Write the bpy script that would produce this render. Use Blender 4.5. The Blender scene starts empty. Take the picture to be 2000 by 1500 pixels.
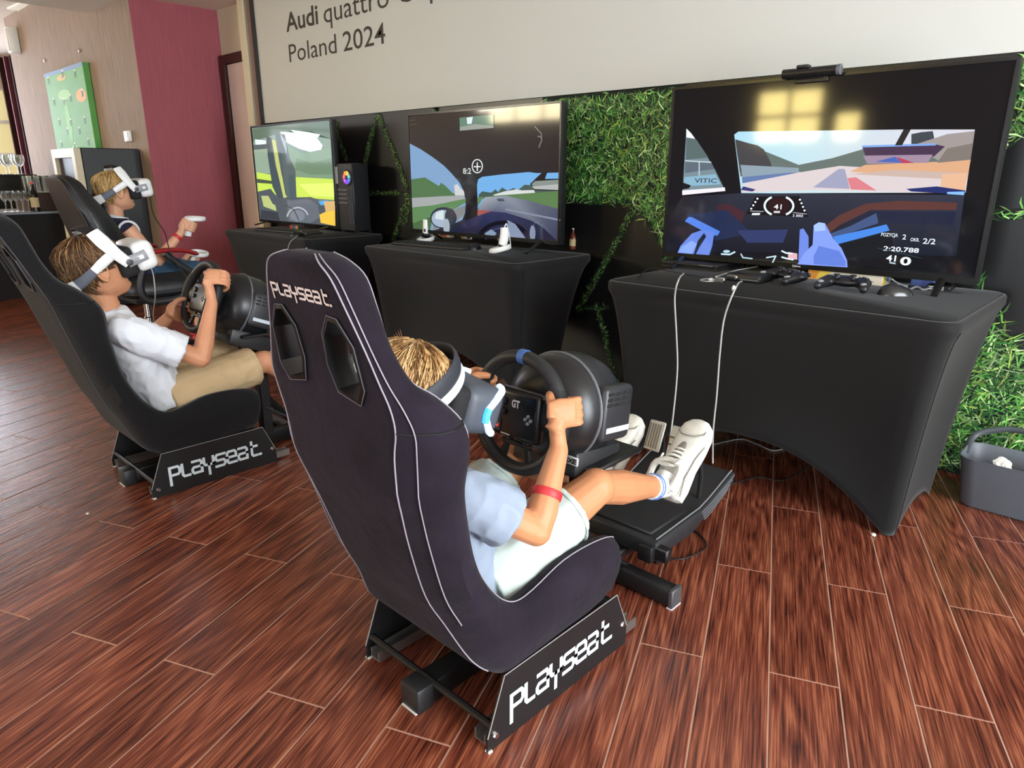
import bpy, bmesh, math, random
from mathutils import Vector, Matrix, noise
random.seed(11)
S = bpy.context.scene
COL = S.collection
V = Vector

# ------------------------------------------------------------------ camera
CAM_H = 1.106
FPX = 1355.62
CR = V((0.72424817, 0.68953523, 0.0023984)); CU = V((-0.20129754, 0.20810206, 0.95716918)); CF = V((-0.65950276, 0.69371082, -0.28951928))
cd = bpy.data.cameras.new('camera'); cam = bpy.data.objects.new('camera', cd); COL.objects.link(cam)
cd.sensor_fit = 'HORIZONTAL'; cd.sensor_width = 36.0; cd.lens = 36.0*FPX/2000.0; cd.clip_start = 0.02; cd.clip_end = 100
cam.matrix_world = Matrix(((CR.x, CU.x, -CF.x, 0), (CR.y, CU.y, -CF.y, 0), (CR.z, CU.z, -CF.z, CAM_H), (0, 0, 0, 1)))
S.camera = cam
# ------------------------------------------------------------------ world, view
S.view_settings.view_transform = 'Standard'; S.view_settings.look = 'None'
S.view_settings.exposure = 0.25; S.view_settings.gamma = 1.0; S.view_settings.use_curve_mapping = False
wd = bpy.data.worlds.new('world'); S.world = wd; wd.use_nodes = True
wd.node_tree.nodes['Background'].inputs[0].default_value = (0.75, 0.86, 1.0, 1)
wd.node_tree.nodes['Background'].inputs[1].default_value = 0.6

def area(name, loc, size, power, color, look):
    l = bpy.data.lights.new(name, 'AREA'); l.shape = 'RECTANGLE'; l.size, l.size_y = size; l.energy = power; l.color = color
    o = bpy.data.objects.new(name, l); COL.objects.link(o); o.location = loc
    o.rotation_euler = V(look).to_track_quat('-Z', 'Z').to_euler()
    return o
# daylight through the windows of the room, plus one added fill lamp
LW = (1.0, 0.99, 0.975); LB = (0.90, 0.95, 1.0); LR = (0.86, 0.94, 1.0)
area('daylight_and_fill_front', (1.0, -4.15, 1.5), (4.2, 2.1), 92, LR, (0.0, 1, -0.05))
area('daylight_right', (3.15, 1.05, 1.4), (3.8, 2.1), 430, LR, (-1, 0, -0.05))
area('daylight_left', (-12.7, 1.1, 1.65), (2.5, 1.8), 75, LB, (1, 0, -0.1))
area('daylight_and_fill_front', (-8.9, -4.15, 2.56), (1.9, 0.26), 80, (1.0, 0.93, 0.80), (0.25, 1, -0.12))  # added fill under the ceiling, brightens the door and walls at the left end

# ------------------------------------------------------------------ helpers
def lin(c):
    out = []
    for v in c[:3]:
        v = v/255.0
        out.append(v/12.92 if v <= 0.04045 else ((v+0.055)/1.055)**2.4)
    return tuple(out)+(1.0,)
MATS = {}
def mat(name, col=(128, 128, 128), rough=0.6, metal=0.0, spec=0.5, sheen=0.0, noise_amt=0.0, noise_scale=30.0, bump=0.0, bump_scale=80.0, stretch=(1, 1, 1), attr=False, coat=0.0, emit=None, alpha=None, rnd=0.0):
    if name in MATS: return MATS[name]
    m = bpy.data.materials.new(name); m.use_nodes = True; MATS[name] = m
    nt = m.node_tree; N = nt.nodes; L = nt.links; b = N['Principled BSDF']
    base = lin(col)
    b.inputs['Base Color'].default_value = base; b.inputs['Roughness'].default_value = rough; b.inputs['Metallic'].default_value = metal
    b.inputs['Specular IOR Level'].default_value = spec
    if sheen: b.inputs['Sheen Weight'].default_value = sheen; b.inputs['Sheen Roughness'].default_value = 0.5
    if coat: b.inputs['Coat Weight'].default_value = coat; b.inputs['Coat Roughness'].default_value = 0.1
    src = None
    if attr:
        a = N.new('ShaderNodeAttribute'); a.attribute_name = 'Col'; src = a.outputs['Color']
    if noise_amt or bump:
        tc = N.new('ShaderNodeTexCoord'); mp = N.new('ShaderNodeMapping'); mp.inputs['Scale'].default_value = stretch
        L.new(tc.outputs['Object'], mp.inputs['Vector'])
    if noise_amt:
        nz = N.new('ShaderNodeTexNoise'); nz.inputs['Scale'].default_value = noise_scale; nz.inputs['Detail'].default_value = 5
        L.new(mp.outputs[0], nz.inputs['Vector'])
        mr = N.new('ShaderNodeMapRange'); mr.inputs['From Min'].default_value = 0.3; mr.inputs['From Max'].default_value = 0.7
        mr.inputs['To Min'].default_value = 1-noise_amt; mr.inputs['To Max'].default_value = 1+noise_amt
        L.new(nz.outputs['Fac'], mr.inputs['Value'])
        mx = N.new('ShaderNodeMix'); mx.data_type = 'RGBA'; mx.blend_type = 'MULTIPLY'; mx.inputs['Factor'].default_value = 1.0
        if src: L.new(src, mx.inputs[6])
        else: mx.inputs[6].default_value = base
        cb = N.new('ShaderNodeCombineColor')
        for k in range(3): L.new(mr.outputs[0], cb.inputs[k])
        L.new(cb.outputs[0], mx.inputs[7]); src = mx.outputs[2]
    if src: L.new(src, b.inputs['Base Color'])
    if bump:
        bn = N.new('ShaderNodeTexNoise'); bn.inputs['Scale'].default_value = bump_scale; bn.inputs['Detail'].default_value = 4
        L.new(mp.outputs[0], bn.inputs['Vector'])
        bp = N.new('ShaderNodeBump'); bp.inputs['Strength'].default_value = bump; bp.inputs['Distance'].default_value = 0.01
        L.new(bn.outputs['Fac'], bp.inputs['Height']); L.new(bp.outputs[0], b.inputs['Normal'])
    if emit is not None:
        b.inputs['Emission Strength'].default_value = emit
        if src: L.new(src, b.inputs['Emission Color'])
        else: b.inputs['Emission Color'].default_value = base
    if alpha is not None: b.inputs['Alpha'].default_value = alpha
    return m

def wm(o):
    m = o.matrix_basis.copy()
    while o.parent: o = o.parent; m = o.matrix_basis @ m
    return m
def _rot(v):
    return v

class MB:
    def __init__(s): s.v = []; s.f = []; s.c = []; s.mi = []
    def add(s, vs, fs, M=None, col=None, mi=0):
        n = len(s.v)
        for p in vs:
            p = V(p); s.v.append(M @ p if M is not None else p)
        for f in fs: s.f.append([i+n for i in f]); s.c.append(col); s.mi.append(mi)
        return s
    def box(s, lo, hi, M=None, col=None, mi=0):
        x0, y0, z0 = lo; x1, y1, z1 = hi
        vs = [(x0,y0,z0),(x1,y0,z0),(x1,y1,z0),(x0,y1,z0),(x0,y0,z1),(x1,y0,z1),(x1,y1,z1),(x0,y1,z1)]
        return s.add(vs, [(0,3,2,1),(4,5,6,7),(0,1,5,4),(1,2,6,5),(2,3,7,6),(3,0,4,7)], M, col, mi)
    def rbox(s, lo, hi, r=0.01, seg=2, M=None, col=None, mi=0):
        bm = bmesh.new(); bmesh.ops.create_cube(bm, size=1.0)
        for v in bm.verts:
            v.co = V(((lo[0]+hi[0])/2+v.co.x*(hi[0]-lo[0]), (lo[1]+hi[1])/2+v.co.y*(hi[1]-lo[1]), (lo[2]+hi[2])/2+v.co.z*(hi[2]-lo[2])))
        bmesh.ops.bevel(bm, geom=list(bm.edges)+list(bm.verts), offset=r, segments=seg, profile=0.5, affect='EDGES')
        s.from_bm(bm, M, col, mi); bm.free(); return s
    def from_bm(s, bm, M=None, col=None, mi=0):
        bm.verts.index_update()
        return s.add([v.co.copy() for v in bm.verts], [[v.index for v in f.verts] for f in bm.faces], M, col, mi)
    def ell(s, c, r, M=None, seg=16, rings=10, col=None, mi=0, R=None):
        bm = bmesh.new(); bmesh.ops.create_uvsphere(bm, u_segments=seg, v_segments=rings, radius=1.0)
        T = Matrix.Translation(c) @ (R if R is not None else Matrix.Identity(4)) @ Matrix.Diagonal((r[0], r[1], r[2], 1))
        s.from_bm(bm, (M @ T) if M is not None else T, col, mi); bm.free(); return s
    def rings(s, rs, closed=True, caps=True, M=None, col=None, mi=0):
        n = len(rs[0]); vs = [p for r in rs for p in r]; fs = []
        for i in range(len(rs)-1):
            for j in range(n if closed else n-1):
                k = (j+1) % n; fs.append((i*n+j, i*n+k, (i+1)*n+k, (i+1)*n+j))
        if caps:
            fs.append(tuple(range(n))[::-1]); fs.append(tuple((len(rs)-1)*n+j for j in range(n)))
        return s.add(vs, fs, M, col, mi)
    def tube(s, pts, r, n=8, caps=True, M=None, col=None, closed=False, mi=0, xaxis=None, sq=None):
        """pts: polyline; r: radius, list of radii or list of (rx, ry) with rx along xaxis"""
        pts = [V(p) for p in pts]; m = len(pts); rs = []
        t0 = (pts[1]-pts[0]).normalized()
        ref = V(xaxis) if xaxis is not None else (V((0,0,1)) if abs(t0.z) < 0.9 else V((1,0,0)))
        u = (ref - t0*ref.dot(t0)).normalized()
        for i in range(m):
            if closed: t = (pts[(i+1) % m]-pts[i-1])
            else: t = pts[min(i+1, m-1)]-pts[max(i-1, 0)]
            if t.length < 1e-9: t = t0.copy()
            t.normalize()
            if xaxis is not None: u2 = V(xaxis) - t*V(xaxis).dot(t)
            else: u2 = u - t*u.dot(t)
            if u2.length > 1e-6: u = u2.normalized()
            w = t.cross(u)
            rr = r[i] if isinstance(r, (list, tuple)) else r
            ra, rb = rr if isinstance(rr, (list, tuple)) else (rr, rr)
            ring = []
            for k in range(n):
                a = 2*math.pi*k/n; ca, sa = math.cos(a), math.sin(a)
                if sq: ca = math.copysign(abs(ca)**sq, ca); sa = math.copysign(abs(sa)**sq, sa)
                ring.append(pts[i]+u*(ra*ca)+w*(rb*sa))
            rs.append(ring)
        if closed: rs.append(rs[0]); caps = False
        return s.rings(rs, True, caps, M, col, mi)
    def lathe(s, prof, n=24, M=None, col=None, mi=0, caps=True):
        rs = [[(r*math.cos(2*math.pi*k/n), r*math.sin(2*math.pi*k/n), z) for k in range(n)] for r, z in prof]
        return s.rings(rs, True, caps, M, col, mi)
    def prism(s, poly, z0, z1, M=None, col=None, mi=0):
        n = len(poly)
        vs = [(x, y, z0) for x, y in poly]+[(x, y, z1) for x, y in poly]
        fs = [tuple(range(n))[::-1], tuple(range(n, 2*n))]+[(i, (i+1) % n, n+(i+1) % n, n+i) for i in range(n)]
        return s.add(vs, fs, M, col, mi)
    def quad(s, a, b, c, d, col=None, mi=0): return s.add([a, b, c, d], [(0, 1, 2, 3)], None, col, mi)
    def mesh(s, name, recalc=True):
        me = bpy.data.meshes.new(name); me.from_pydata([tuple(p) for p in s.v], [], s.f)
        if any(s.mi): me.polygons.foreach_set('material_index', s.mi)
        if any(c is not None for c in s.c):
            at = me.color_attributes.new('Col', 'FLOAT_COLOR', 'CORNER'); buf = []
            for p, c in zip(me.polygons, s.c):
                if c is None: c = (128,128,128)
                if isinstance(c, tuple) and isinstance(c[0], (tuple, list)):
                    for k in range(p.loop_total): buf.extend(lin(c[k % len(c)]))
                else:
                    q = lin(c)
                    for k in range(p.loop_total): buf.extend(q)
            at.data.foreach_set('color', buf)
        if recalc:
            bm = bmesh.new(); bm.from_mesh(me); bmesh.ops.recalc_face_normals(bm, faces=bm.faces); bm.to_mesh(me); bm.free()
        me.update(); return me
    def build(s, name, m, parent=None, world=False, angle=40, recalc=True, label=None):
        me = s.mesh(name, recalc)
        return link(name, me, m, parent, world, angle, label)

def link(name, me, m, parent=None, world=False, angle=40, label=None):
    for q in (m if isinstance(m, (list, tuple)) else [m]):
        if q is not None: me.materials.append(q)
    if angle is not None:
        me.polygons.foreach_set('use_smooth', [True]*len(me.polygons))
        if angle < 180: me.set_sharp_from_angle(angle=math.radians(angle))
    o = bpy.data.objects.new(name, me); COL.objects.link(o)
    if parent is not None:
        o.parent = parent
        if world: me.transform(wm(parent).inverted())
    if label: o['label'] = label
    return o
def thing(name, label, cat, loc=(0,0,0), rotz=0.0, group=None):
    o = bpy.data.objects.new(name, None); COL.objects.link(o); o.empty_display_size = 0.1
    o.location = loc; o.rotation_euler = (0, 0, rotz); o['label'] = label; o['category'] = cat
    if group: o['group'] = group
    return o
def tag(o, label, cat, group=None, kind=None):
    o['label'] = label; o['category'] = cat
    if group: o['group'] = group
    if kind: o['kind'] = kind
    return o
def struct(name, mb, m, parent=None, angle=30, **k):
    o = mb.build(name, m, parent, angle=angle, **k)
    if parent is None: o['kind'] = 'structure'
    return o
def dup(root, loc=None, rotz=None, label=None, group=None):
    r = root.copy(); COL.objects.link(r)
    if loc is not None: r.location = loc
    if rotz is not None: r.rotation_euler = (0, 0, rotz)
    if label: r['label'] = label
    if group: r['group'] = group
    for ch in list(root.children):
        c = ch.copy(); COL.objects.link(c); c.parent = r
        for g in list(ch.children):
            d = g.copy(); COL.objects.link(d); d.parent = c
    return r
def ray(px, py): return CR*((px-1000)/FPX) - CU*((py-750)/FPX) + CF
CP = V((0, 0, CAM_H))
def AX(px, py, X): d = ray(px, py); return CP + d*(X/d.x)
def AY(px, py, Y): d = ray(px, py); return CP + d*(Y/d.y)
def AZ(px, py, Z): d = ray(px, py); return CP + d*((Z-CAM_H)/d.z)
def spline(pts, n):
    """Catmull-Rom through tuples of any length"""
    out = []; m = len(pts)
    for i in range(m-1):
        p0 = pts[max(i-1, 0)]; p1 = pts[i]; p2 = pts[i+1]; p3 = pts[min(i+2, m-1)]
        for k in range(n):
            t = k/n; t2 = t*t; t3 = t2*t
            out.append(tuple(0.5*((2*b)+(-a+c)*t+(2*a-5*b+4*c-d)*t2+(-a+3*b-3*c+d)*t3) for a, b, c, d in zip(p0, p1, p2, p3)))
    out.append(tuple(pts[-1])); return out
def fuse(mb, voxel=0.004, smooth=4, fac=0.5):
    """overlapping closed shells -> one continuous skin"""
    me = mb.mesh('tmp'); o = bpy.data.objects.new('tmp', me); COL.objects.link(o)
    r = o.modifiers.new('r', 'REMESH'); r.mode = 'VOXEL'; r.voxel_size = voxel; r.adaptivity = 0
    if smooth: q = o.modifiers.new('s', 'SMOOTH'); q.iterations = smooth; q.factor = fac
    dg = bpy.context.evaluated_depsgraph_get(); dg.update()
    out = bpy.data.meshes.new_from_object(o.evaluated_get(dg)); bpy.data.objects.remove(o); bpy.data.meshes.remove(me)
    return out
def boolean_cut(me, cutters):
    o = bpy.data.objects.new('tmp', me); COL.objects.link(o); tmp = []
    for c in cutters:
        cm = c.mesh('cut'); co = bpy.data.objects.new('cut', cm); COL.objects.link(co); tmp.append(co)
        b = o.modifiers.new('b', 'BOOLEAN'); b.operation = 'DIFFERENCE'; b.object = co; b.solver = 'EXACT'
    dg = bpy.context.evaluated_depsgraph_get(); dg.update()
    out = bpy.data.meshes.new_from_object(o.evaluated_get(dg))
    for q in tmp+[o]: bpy.data.objects.remove(q)
    return out
def text_geo(txt, size=1.0, bold=0.0, sx=1.0):
    """flat outline mesh of a line of text, origin at the baseline's left end"""
    c = bpy.data.curves.new('t', 'FONT'); c.body = txt; c.size = size; c.offset = bold; c.resolution_u = 3
    o = bpy.data.objects.new('t', c); COL.objects.link(o)
    dg = bpy.context.evaluated_depsgraph_get(); dg.update()
    me = bpy.data.meshes.new_from_object(o.evaluated_get(dg))
    vs = [(v.co.x*sx, v.co.y, v.co.z) for v in me.vertices]; fs = [list(p.vertices) for p in me.polygons]
    bpy.data.objects.remove(o); bpy.data.meshes.remove(me)
    return vs, fs
def text_to(mb, txt, A, B, height, nrm=(0, -1, 0), bold=0.0, col=None, up=(0, 0, 1)):
    """text from baseline point A to baseline point B (its width is fitted), cap height given"""
    vs, fs = text_geo(txt, 1.0, bold)
    x0 = min(v[0] for v in vs); x1 = max(v[0] for v in vs)
    cap = 0.73
    A = V(A); B = V(B); ux = (B-A)/(x1-x0); uz = V(up)*(height/cap)
    mb.add([A+ux*(v[0]-x0)+uz*v[1] for v in vs], fs, None, col)
LET = {'P': ([[(0,-.42),(0,1),(.82,1),(1,.85),(1,.5),(.82,.35),(.3,.35)]], 1.0), 'L': ([[(0,1),(0,.15),(.15,0),(.7,0)]], .75),
 'a': ([[(.08,1),(.85,1),(1,.85),(1,0),(.15,0),(0,.15),(0,.36),(.15,.5),(1,.5)]], 1.0), 'y': ([[(0,1),(0,.55),(.15,.4),(1,.4)],[(1,1),(1,.4)],[(.5,.4),(.5,-.42)]], 1.0),
 's': ([[(1,1),(.15,1),(0,.85),(0,.65),(.15,.5),(.85,.5),(1,.35),(1,.15),(.85,0),(0,0)]], 1.0), 'e': ([[(0,.5),(1,.5),(1,.85),(.85,1),(.15,1),(0,.85),(0,.15),(.15,0),(1,0)]], 1.0),
 't': ([[(.3,1.25),(.3,.15),(.45,0),(.85,0)],[(.3,.85),(.9,.85)]], .9), '.': ([[(0,0),(.12,0)]], .2)}
def wordmark(fn, width, height, stroke, thick=0.0012, word='PLaysea t.'):
    """squared lettering; fn(u, w) maps letter-plane coordinates (m) to a point, mesh built from flat strokes"""
    mb = MB(); word = word.replace(' ', ''); gap = 0.28
    tot = sum(LET[c][1]+gap for c in word)-gap; k = width/tot; x = 0
    for c in word:
        for st in LET[c][0]:
            P2 = [(x*k+a*k*1.0, b*height) for a, b in st]
            n = len(P2); offs = []
            for i in range(n):
                ds = []
                if i > 0: ds.append((V((P2[i][0]-P2[i-1][0], P2[i][1]-P2[i-1][1]))).normalized())
                if i < n-1: ds.append((V((P2[i+1][0]-P2[i][0], P2[i+1][1]-P2[i][1]))).normalized())
                t = ds[0] if len(ds) == 1 else (ds[0]+ds[1]).normalized()
                nn = V((-t.y, t.x)); q = stroke/2
                if len(ds) == 2: q = q/max(0.5, nn.dot(V((-ds[0].y, ds[0].x))))
                ext = t*(-stroke/2 if i == 0 else (stroke/2 if i == n-1 else 0))
                pc = V(P2[i])+ext; offs.append((pc+nn*q, pc-nn*q))
            vs = [fn(p.x, p.y) for pr in offs for p in pr]
            mb.add(vs, [(2*i, 2*i+1, 2*i+3, 2*i+2) for i in range(n-1)])
        x += LET[c][1]+gap
    return mb
# ================================================================== STRUCTURE
def wood_mat():
    m = bpy.data.materials.new('plank_tile'); m.use_nodes = True; N = m.node_tree.nodes; L = m.node_tree.links; b = N['Principled BSDF']
    uv = N.new('ShaderNodeUVMap'); uv.uv_map = 'uv'
    oi = N.new('ShaderNodeObjectInfo'); ge = N.new('ShaderNodeNewGeometry')
    ad = N.new('ShaderNodeMath'); ad.operation = 'ADD'; L.new(oi.outputs['Random'], ad.inputs[0]); L.new(ge.outputs['Random Per Island'], ad.inputs[1])
    fr = N.new('ShaderNodeMath'); fr.operation = 'FRACT'; L.new(ad.outputs[0], fr.inputs[0])
    sc = N.new('ShaderNodeMath'); sc.operation = 'MULTIPLY'; sc.inputs[1].default_value = 57.3; L.new(fr.outputs[0], sc.inputs[0])
    cb = N.new('ShaderNodeCombineXYZ'); L.new(sc.outputs[0], cb.inputs[0]); L.new(sc.outputs[0], cb.inputs[1]); L.new(sc.outputs[0], cb.inputs[2])
    va = N.new('ShaderNodeVectorMath'); va.operation = 'ADD'; L.new(uv.outputs[0], va.inputs[0]); L.new(cb.outputs[0], va.inputs[1])
    # broad cathedral figure
    m1 = N.new('ShaderNodeMapping'); m1.inputs['Scale'].default_value = (7, 0.8, 1); L.new(va.outputs[0], m1.inputs[0])
    n1 = N.new('ShaderNodeTexNoise'); n1.inputs['Scale'].default_value = 1.0; n1.inputs['Detail'].default_value = 2; n1.inputs['Distortion'].default_value = 0.4; L.new(m1.outputs[0], n1.inputs['Vector'])
    mu = N.new('ShaderNodeMath'); mu.operation = 'MULTIPLY'; mu.inputs[1].default_value = 11; L.new(n1.outputs['Fac'], mu.inputs[0])
    f1 = N.new('ShaderNodeMath'); f1.operation = 'PINGPONG'; f1.inputs[1].default_value = 0.5; L.new(mu.outputs[0], f1.inputs[0])
    # fine pores
    m2 = N.new('ShaderNodeMapping'); m2.inputs['Scale'].default_value = (260, 7, 1); L.new(va.outputs[0], m2.inputs[0])
    n2 = N.new('ShaderNodeTexNoise'); n2.inputs['Scale'].default_value = 1.0; n2.inputs['Detail'].default_value = 3; L.new(m2.outputs[0], n2.inputs['Vector'])
    mx = N.new('ShaderNodeMath'); mx.operation = 'MULTIPLY_ADD'; mx.inputs[1].default_value = 0.38; L.new(f1.outputs[0], mx.inputs[0]); L.new(n2.outputs['Fac'], mx.inputs[2])
    rp = N.new('ShaderNodeValToRGB'); e = rp.color_ramp.elements
    e[0].position = 0.36; e[0].color = lin((56, 25, 18)); e[1].position = 0.80; e[1].color = lin((160, 96, 68))
    q = e.new(0.50); q.color = lin((95, 46, 33)); q = e.new(0.64); q.color = lin((121, 64, 46))
    L.new(mx.outputs[0], rp.inputs[0])
    hs = N.new('ShaderNodeHueSaturation'); hs.inputs['Saturation'].default_value = 1.0
    mr = N.new('ShaderNodeMapRange'); mr.inputs['To Min'].default_value = 0.82; mr.inputs['To Max'].default_value = 1.15; L.new(fr.outputs[0], mr.inputs[0]); L.new(mr.outputs[0], hs.inputs['Value'])
    L.new(rp.outputs[0], hs.inputs['Color']); L.new(hs.outputs[0], b.inputs['Base Color'])
    b.inputs['Roughness'].default_value = 0.27; b.inputs['Specular IOR Level'].default_value = 0.5
    bp = N.new('ShaderNodeBump'); bp.inputs['Strength'].default_value = 0.22; bp.inputs['Distance'].default_value = 0.002; L.new(mx.outputs[0], bp.inputs['Height']); L.new(bp.outputs[0], b.inputs['Normal'])
    return m
WOOD = wood_mat()
fl = MB().box((-13.2, -4.4, -0.10), (3.5, 5.2, -0.0013))
floor = struct('floor', fl, mat('grout', (190, 152, 132), 0.85))
A2 = V((0.91814392, 0.39624708)); B2 = V((-0.39624708, 0.91814392)); PW = 0.15
def plank_geo():
    bm = bmesh.new(); bmesh.ops.create_cube(bm, size=1)
    for v in bm.verts: v.co = V((v.co.x*(PW-0.0036), v.co.y*0.8964, -0.0018+v.co.z*0.0034))
    bmesh.ops.bevel(bm, geom=[e for e in bm.edges if all(v.co.z > -0.001 for v in e.verts)], offset=0.0009, segments=1, affect='EDGES')
    vs = [v.co.copy() for v in bm.verts]; bm.verts.index_update(); fs = [[v.index for v in f.verts] for f in bm.faces]; bm.free(); return vs, fs
PV, PF = plank_geo()
def uv_from(me, pts):
    u = me.uv_layers.new(name='uv')
    for lp in me.loops: u.data[lp.index].uv = pts[lp.vertex_index]
mb = MB(); mb.add(PV, PF); pme = mb.mesh('plank'); uv_from(pme, [(p.x, p.y) for p in PV]); pme.materials.append(WOOD)
cands = []
for i in range(-60, 30):
    for n in range(-16, 16):
        bb = (0.575 if i % 2 == 0 else 0.118) + 0.9*n + 0.45
        aa = -0.2042 + (i+0.5)*PW
        c = A2*aa + B2*bb
        if not (-13.1 < c.x < 3.4 and -4.3 < c.y < 5.1): continue
        if -10 < c.x < -6.3 and c.y > 2.45: continue
        if c.y > 3.25 and c.x > -10: continue
        d = V((c.x, c.y, -CAM_H)); z = d.dot(CF); px = 0
        best = 0
        for t in (-0.45, -0.22, 0, 0.22, 0.45):
            e = V((c.x+B2.x*t, c.y+B2.y*t, -CAM_H)); z = e.dot(CF)
            if z > 0.1:
                x = 1000+FPX*e.dot(CR)/z; y = 750-FPX*e.dot(CU)/z
                if -20 < x < 2020 and -20 < y < 1540: best = max(best, 1.0/(z*z*z))
        cands.append((best, c))
cands.sort(key=lambda q: -q[0])
R2 = Matrix(((A2.x, B2.x, 0, 0), (A2.y, B2.y, 0, 0), (0, 0, 1, 0), (0, 0, 0, 1)))
rest = MB(); ruv = []
for k, (w, c) in enumerate(cands):
    if k < 290 and w > 0:
        o = bpy.data.objects.new('plank', pme); COL.objects.link(o); o.parent = floor
        o.matrix_basis = Matrix.Translation((c.x, c.y, 0)) @ R2
    else:
        rest.add(PV, PF, Matrix.Translation((c.x, c.y, 0)) @ R2); ruv += [(p.x, p.y) for p in PV]
rme = rest.mesh('plank_field'); uv_from(rme, ruv); ro = link('plank_field', rme, WOOD, floor, angle=None); ro['kind'] = 'stuff'

# ---- walls
M_cream = mat('cream_paint', (196, 186, 170), 0.8, noise_amt=0.03, noise_scale=4)
M_brown = mat('brown_wallpaper', (148, 126, 108), 0.75, noise_amt=0.22, noise_scale=3.0, stretch=(22, 22, 1.6), bump=0.25, bump_scale=6)
M_burg = mat('burgundy_wallpaper', (158, 80, 90), 0.7, noise_amt=0.10, noise_scale=3.0, stretch=(22, 22, 1.6), bump=0.2, bump_scale=6)
M_ceil = mat('ceiling_paint', (232, 224, 210), 0.85)
struct('wall_back', MB().box((-6.3, 3.0, -0.05), (3.3, 3.12, 2.42)), M_cream)
struct('wall_return', MB().box((-6.3118, 2.3, -0.05), (-6.3, 3.12, 2.75)), M_burg)
struct('wall_far', MB().box((-10.0, 2.3, -0.05), (-6.312, 2.42, 2.95)), M_brown)
struct('wall_rear', MB().box((-13.1, 4.95, -0.05), (-9.9, 5.07, 2.95)), M_cream)
struct('wall_side', MB().box((-10.0, 2.4202, -0.05), (-9.88, 4.95, 2.95)), M_brown)
struct('wall_right', MB().box((3.3, -4.3, -0.05), (3.42, 3.12, 2.75)), M_cream)
M_dkwall = mat('front_wall_paint', (120, 100, 88), 0.8)
fw_ = MB()
WIN_F = [(-9.9, -7.9, 2.0, 2.6), (-4.63, -3.74, 1.52, 2.2), (-3.57, -3.24, 1.52, 1.88), (-1.2, 3.2, 0.4, 2.6)]
xa = -13.1
for a0, a1, z0, z1 in WIN_F:
    fw_.box((xa, -4.42, -0.05), (a0, -4.3, 2.75)); fw_.box((a0, -4.42, -0.05), (a1, -4.3, z0)); fw_.box((a0, -4.42, z1), (a1, -4.3, 2.75)); xa = a1
fw_.box((xa, -4.42, -0.05), (3.3, -4.3, 2.75))
struct('wall_front', fw_, M_dkwall)
lw_ = MB(); ya_ = -4.3
for a0, a1, z0, z1 in ((-3.9, -1.6, 1.3, 2.6), (-0.3, 2.45, 0.6, 2.6), (2.5, 4.0, 0.9, 2.3)):
    lw_.box((-13.22, ya_, -0.05), (-13.1, a0, 2.95)); lw_.box((-13.22, a0, -0.05), (-13.1, a1, z0)); lw_.box((-13.22, a0, z1), (-13.1, a1, 2.95)); ya_ = a1
lw_.box((-13.22, ya_, -0.05), (-13.1, 5.07, 2.95)); struct('wall_left', lw_, M_cream)
struct('ceiling', MB().box((-13.2, -4.4, 2.75), (-7.2, 5.07, 2.86)).box((-7.2, -4.4, 2.42), (3.42, 3.12, 2.86)), M_ceil)
# windows: frames with daylit panes
M_frame = mat('window_frame_white', (225, 225, 220), 0.5)
M_pane_y = mat('pane_daylit_warm', (255, 232, 150), 0.2, emit=24.0)
M_pane_w = mat('pane_daylit', (235, 243, 255), 0.2, emit=2.0)
def window(n, lo, hi, axis, nx, nz, m, fr=0.05):
    f = MB()
    def bx(a0, a1, z0, z1, d0, d1):
        if axis == 'y': return (a0, d0, z0), (a1, d1, z1)
        return (d0, a0, z0), (d1, a1, z1)
    a0, a1, z0, z1, d = lo[0], hi[0], lo[1], hi[1], lo[2]
    for k in range(nx+1):
        x = a0+(a1-a0)*k/nx; f.box(*bx(x-fr/2, x+fr/2, z0, z1, d-0.03, d+0.03))
    for k in range(nz+1):
        z = z0+(z1-z0)*k/nz
        for j in range(nx): f.box(*bx(a0+(a1-a0)*j/nx+fr/2, a0+(a1-a0)*(j+1)/nx-fr/2, z-fr/2, z+fr/2, d-0.028, d+0.028))
    o = struct('window_%d' % n, f, M_frame)
    for k in range(nx):
        for j in range(nz):
            g = MB(); g.box(*bx(a0+(a1-a0)*k/nx+fr/2, a0+(a1-a0)*(k+1)/nx-fr/2, z0+(z1-z0)*j/nz+fr/2, z0+(z1-z0)*(j+1)/nz-fr/2, d-0.006, d+0.006))
            g.build('pane', m, o, angle=None)
    return o
window(1, (-4.63, 1.52, -4.36), (-3.74, 2.2, 0), 'y', 2, 2, M_pane_y, 0.06)
window(5, (-3.57, 1.52, -4.36), (-3.24, 1.88, 0), 'y', 1, 1, M_pane_y)
window(2, (-1.2, 0.4, -4.36), (3.2, 2.6, 0), 'y', 4, 2, M_pane_w)
window(6, (-9.9, 2.0, -4.36), (-7.9, 2.6, 0), 'y', 3, 1, mat('pane_daylit_cream', (255, 240, 196), 0.2, emit=20.0))
window(3, (-0.3, 0.6, -13.16), (2.45, 2.6, 0), 'x', 3, 2, mat('pane_daylit_blue', (220, 232, 255), 0.2, emit=6.0))
window(7, (-3.9, 1.3, -13.16), (-1.6, 2.6, 0), 'x', 3, 2, mat('pane_added_glow', (220, 228, 240), 0.2, emit=2.2))  # extra unseen window, added so its glow puts glare on the black backdrop
window(4, (2.5, 0.9, -13.16), (4.0, 2.3, 0), 'x', 3, 3, mat('pane_shaded_warm', (206, 198, 150), 0.3, emit=0.55))

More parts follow.
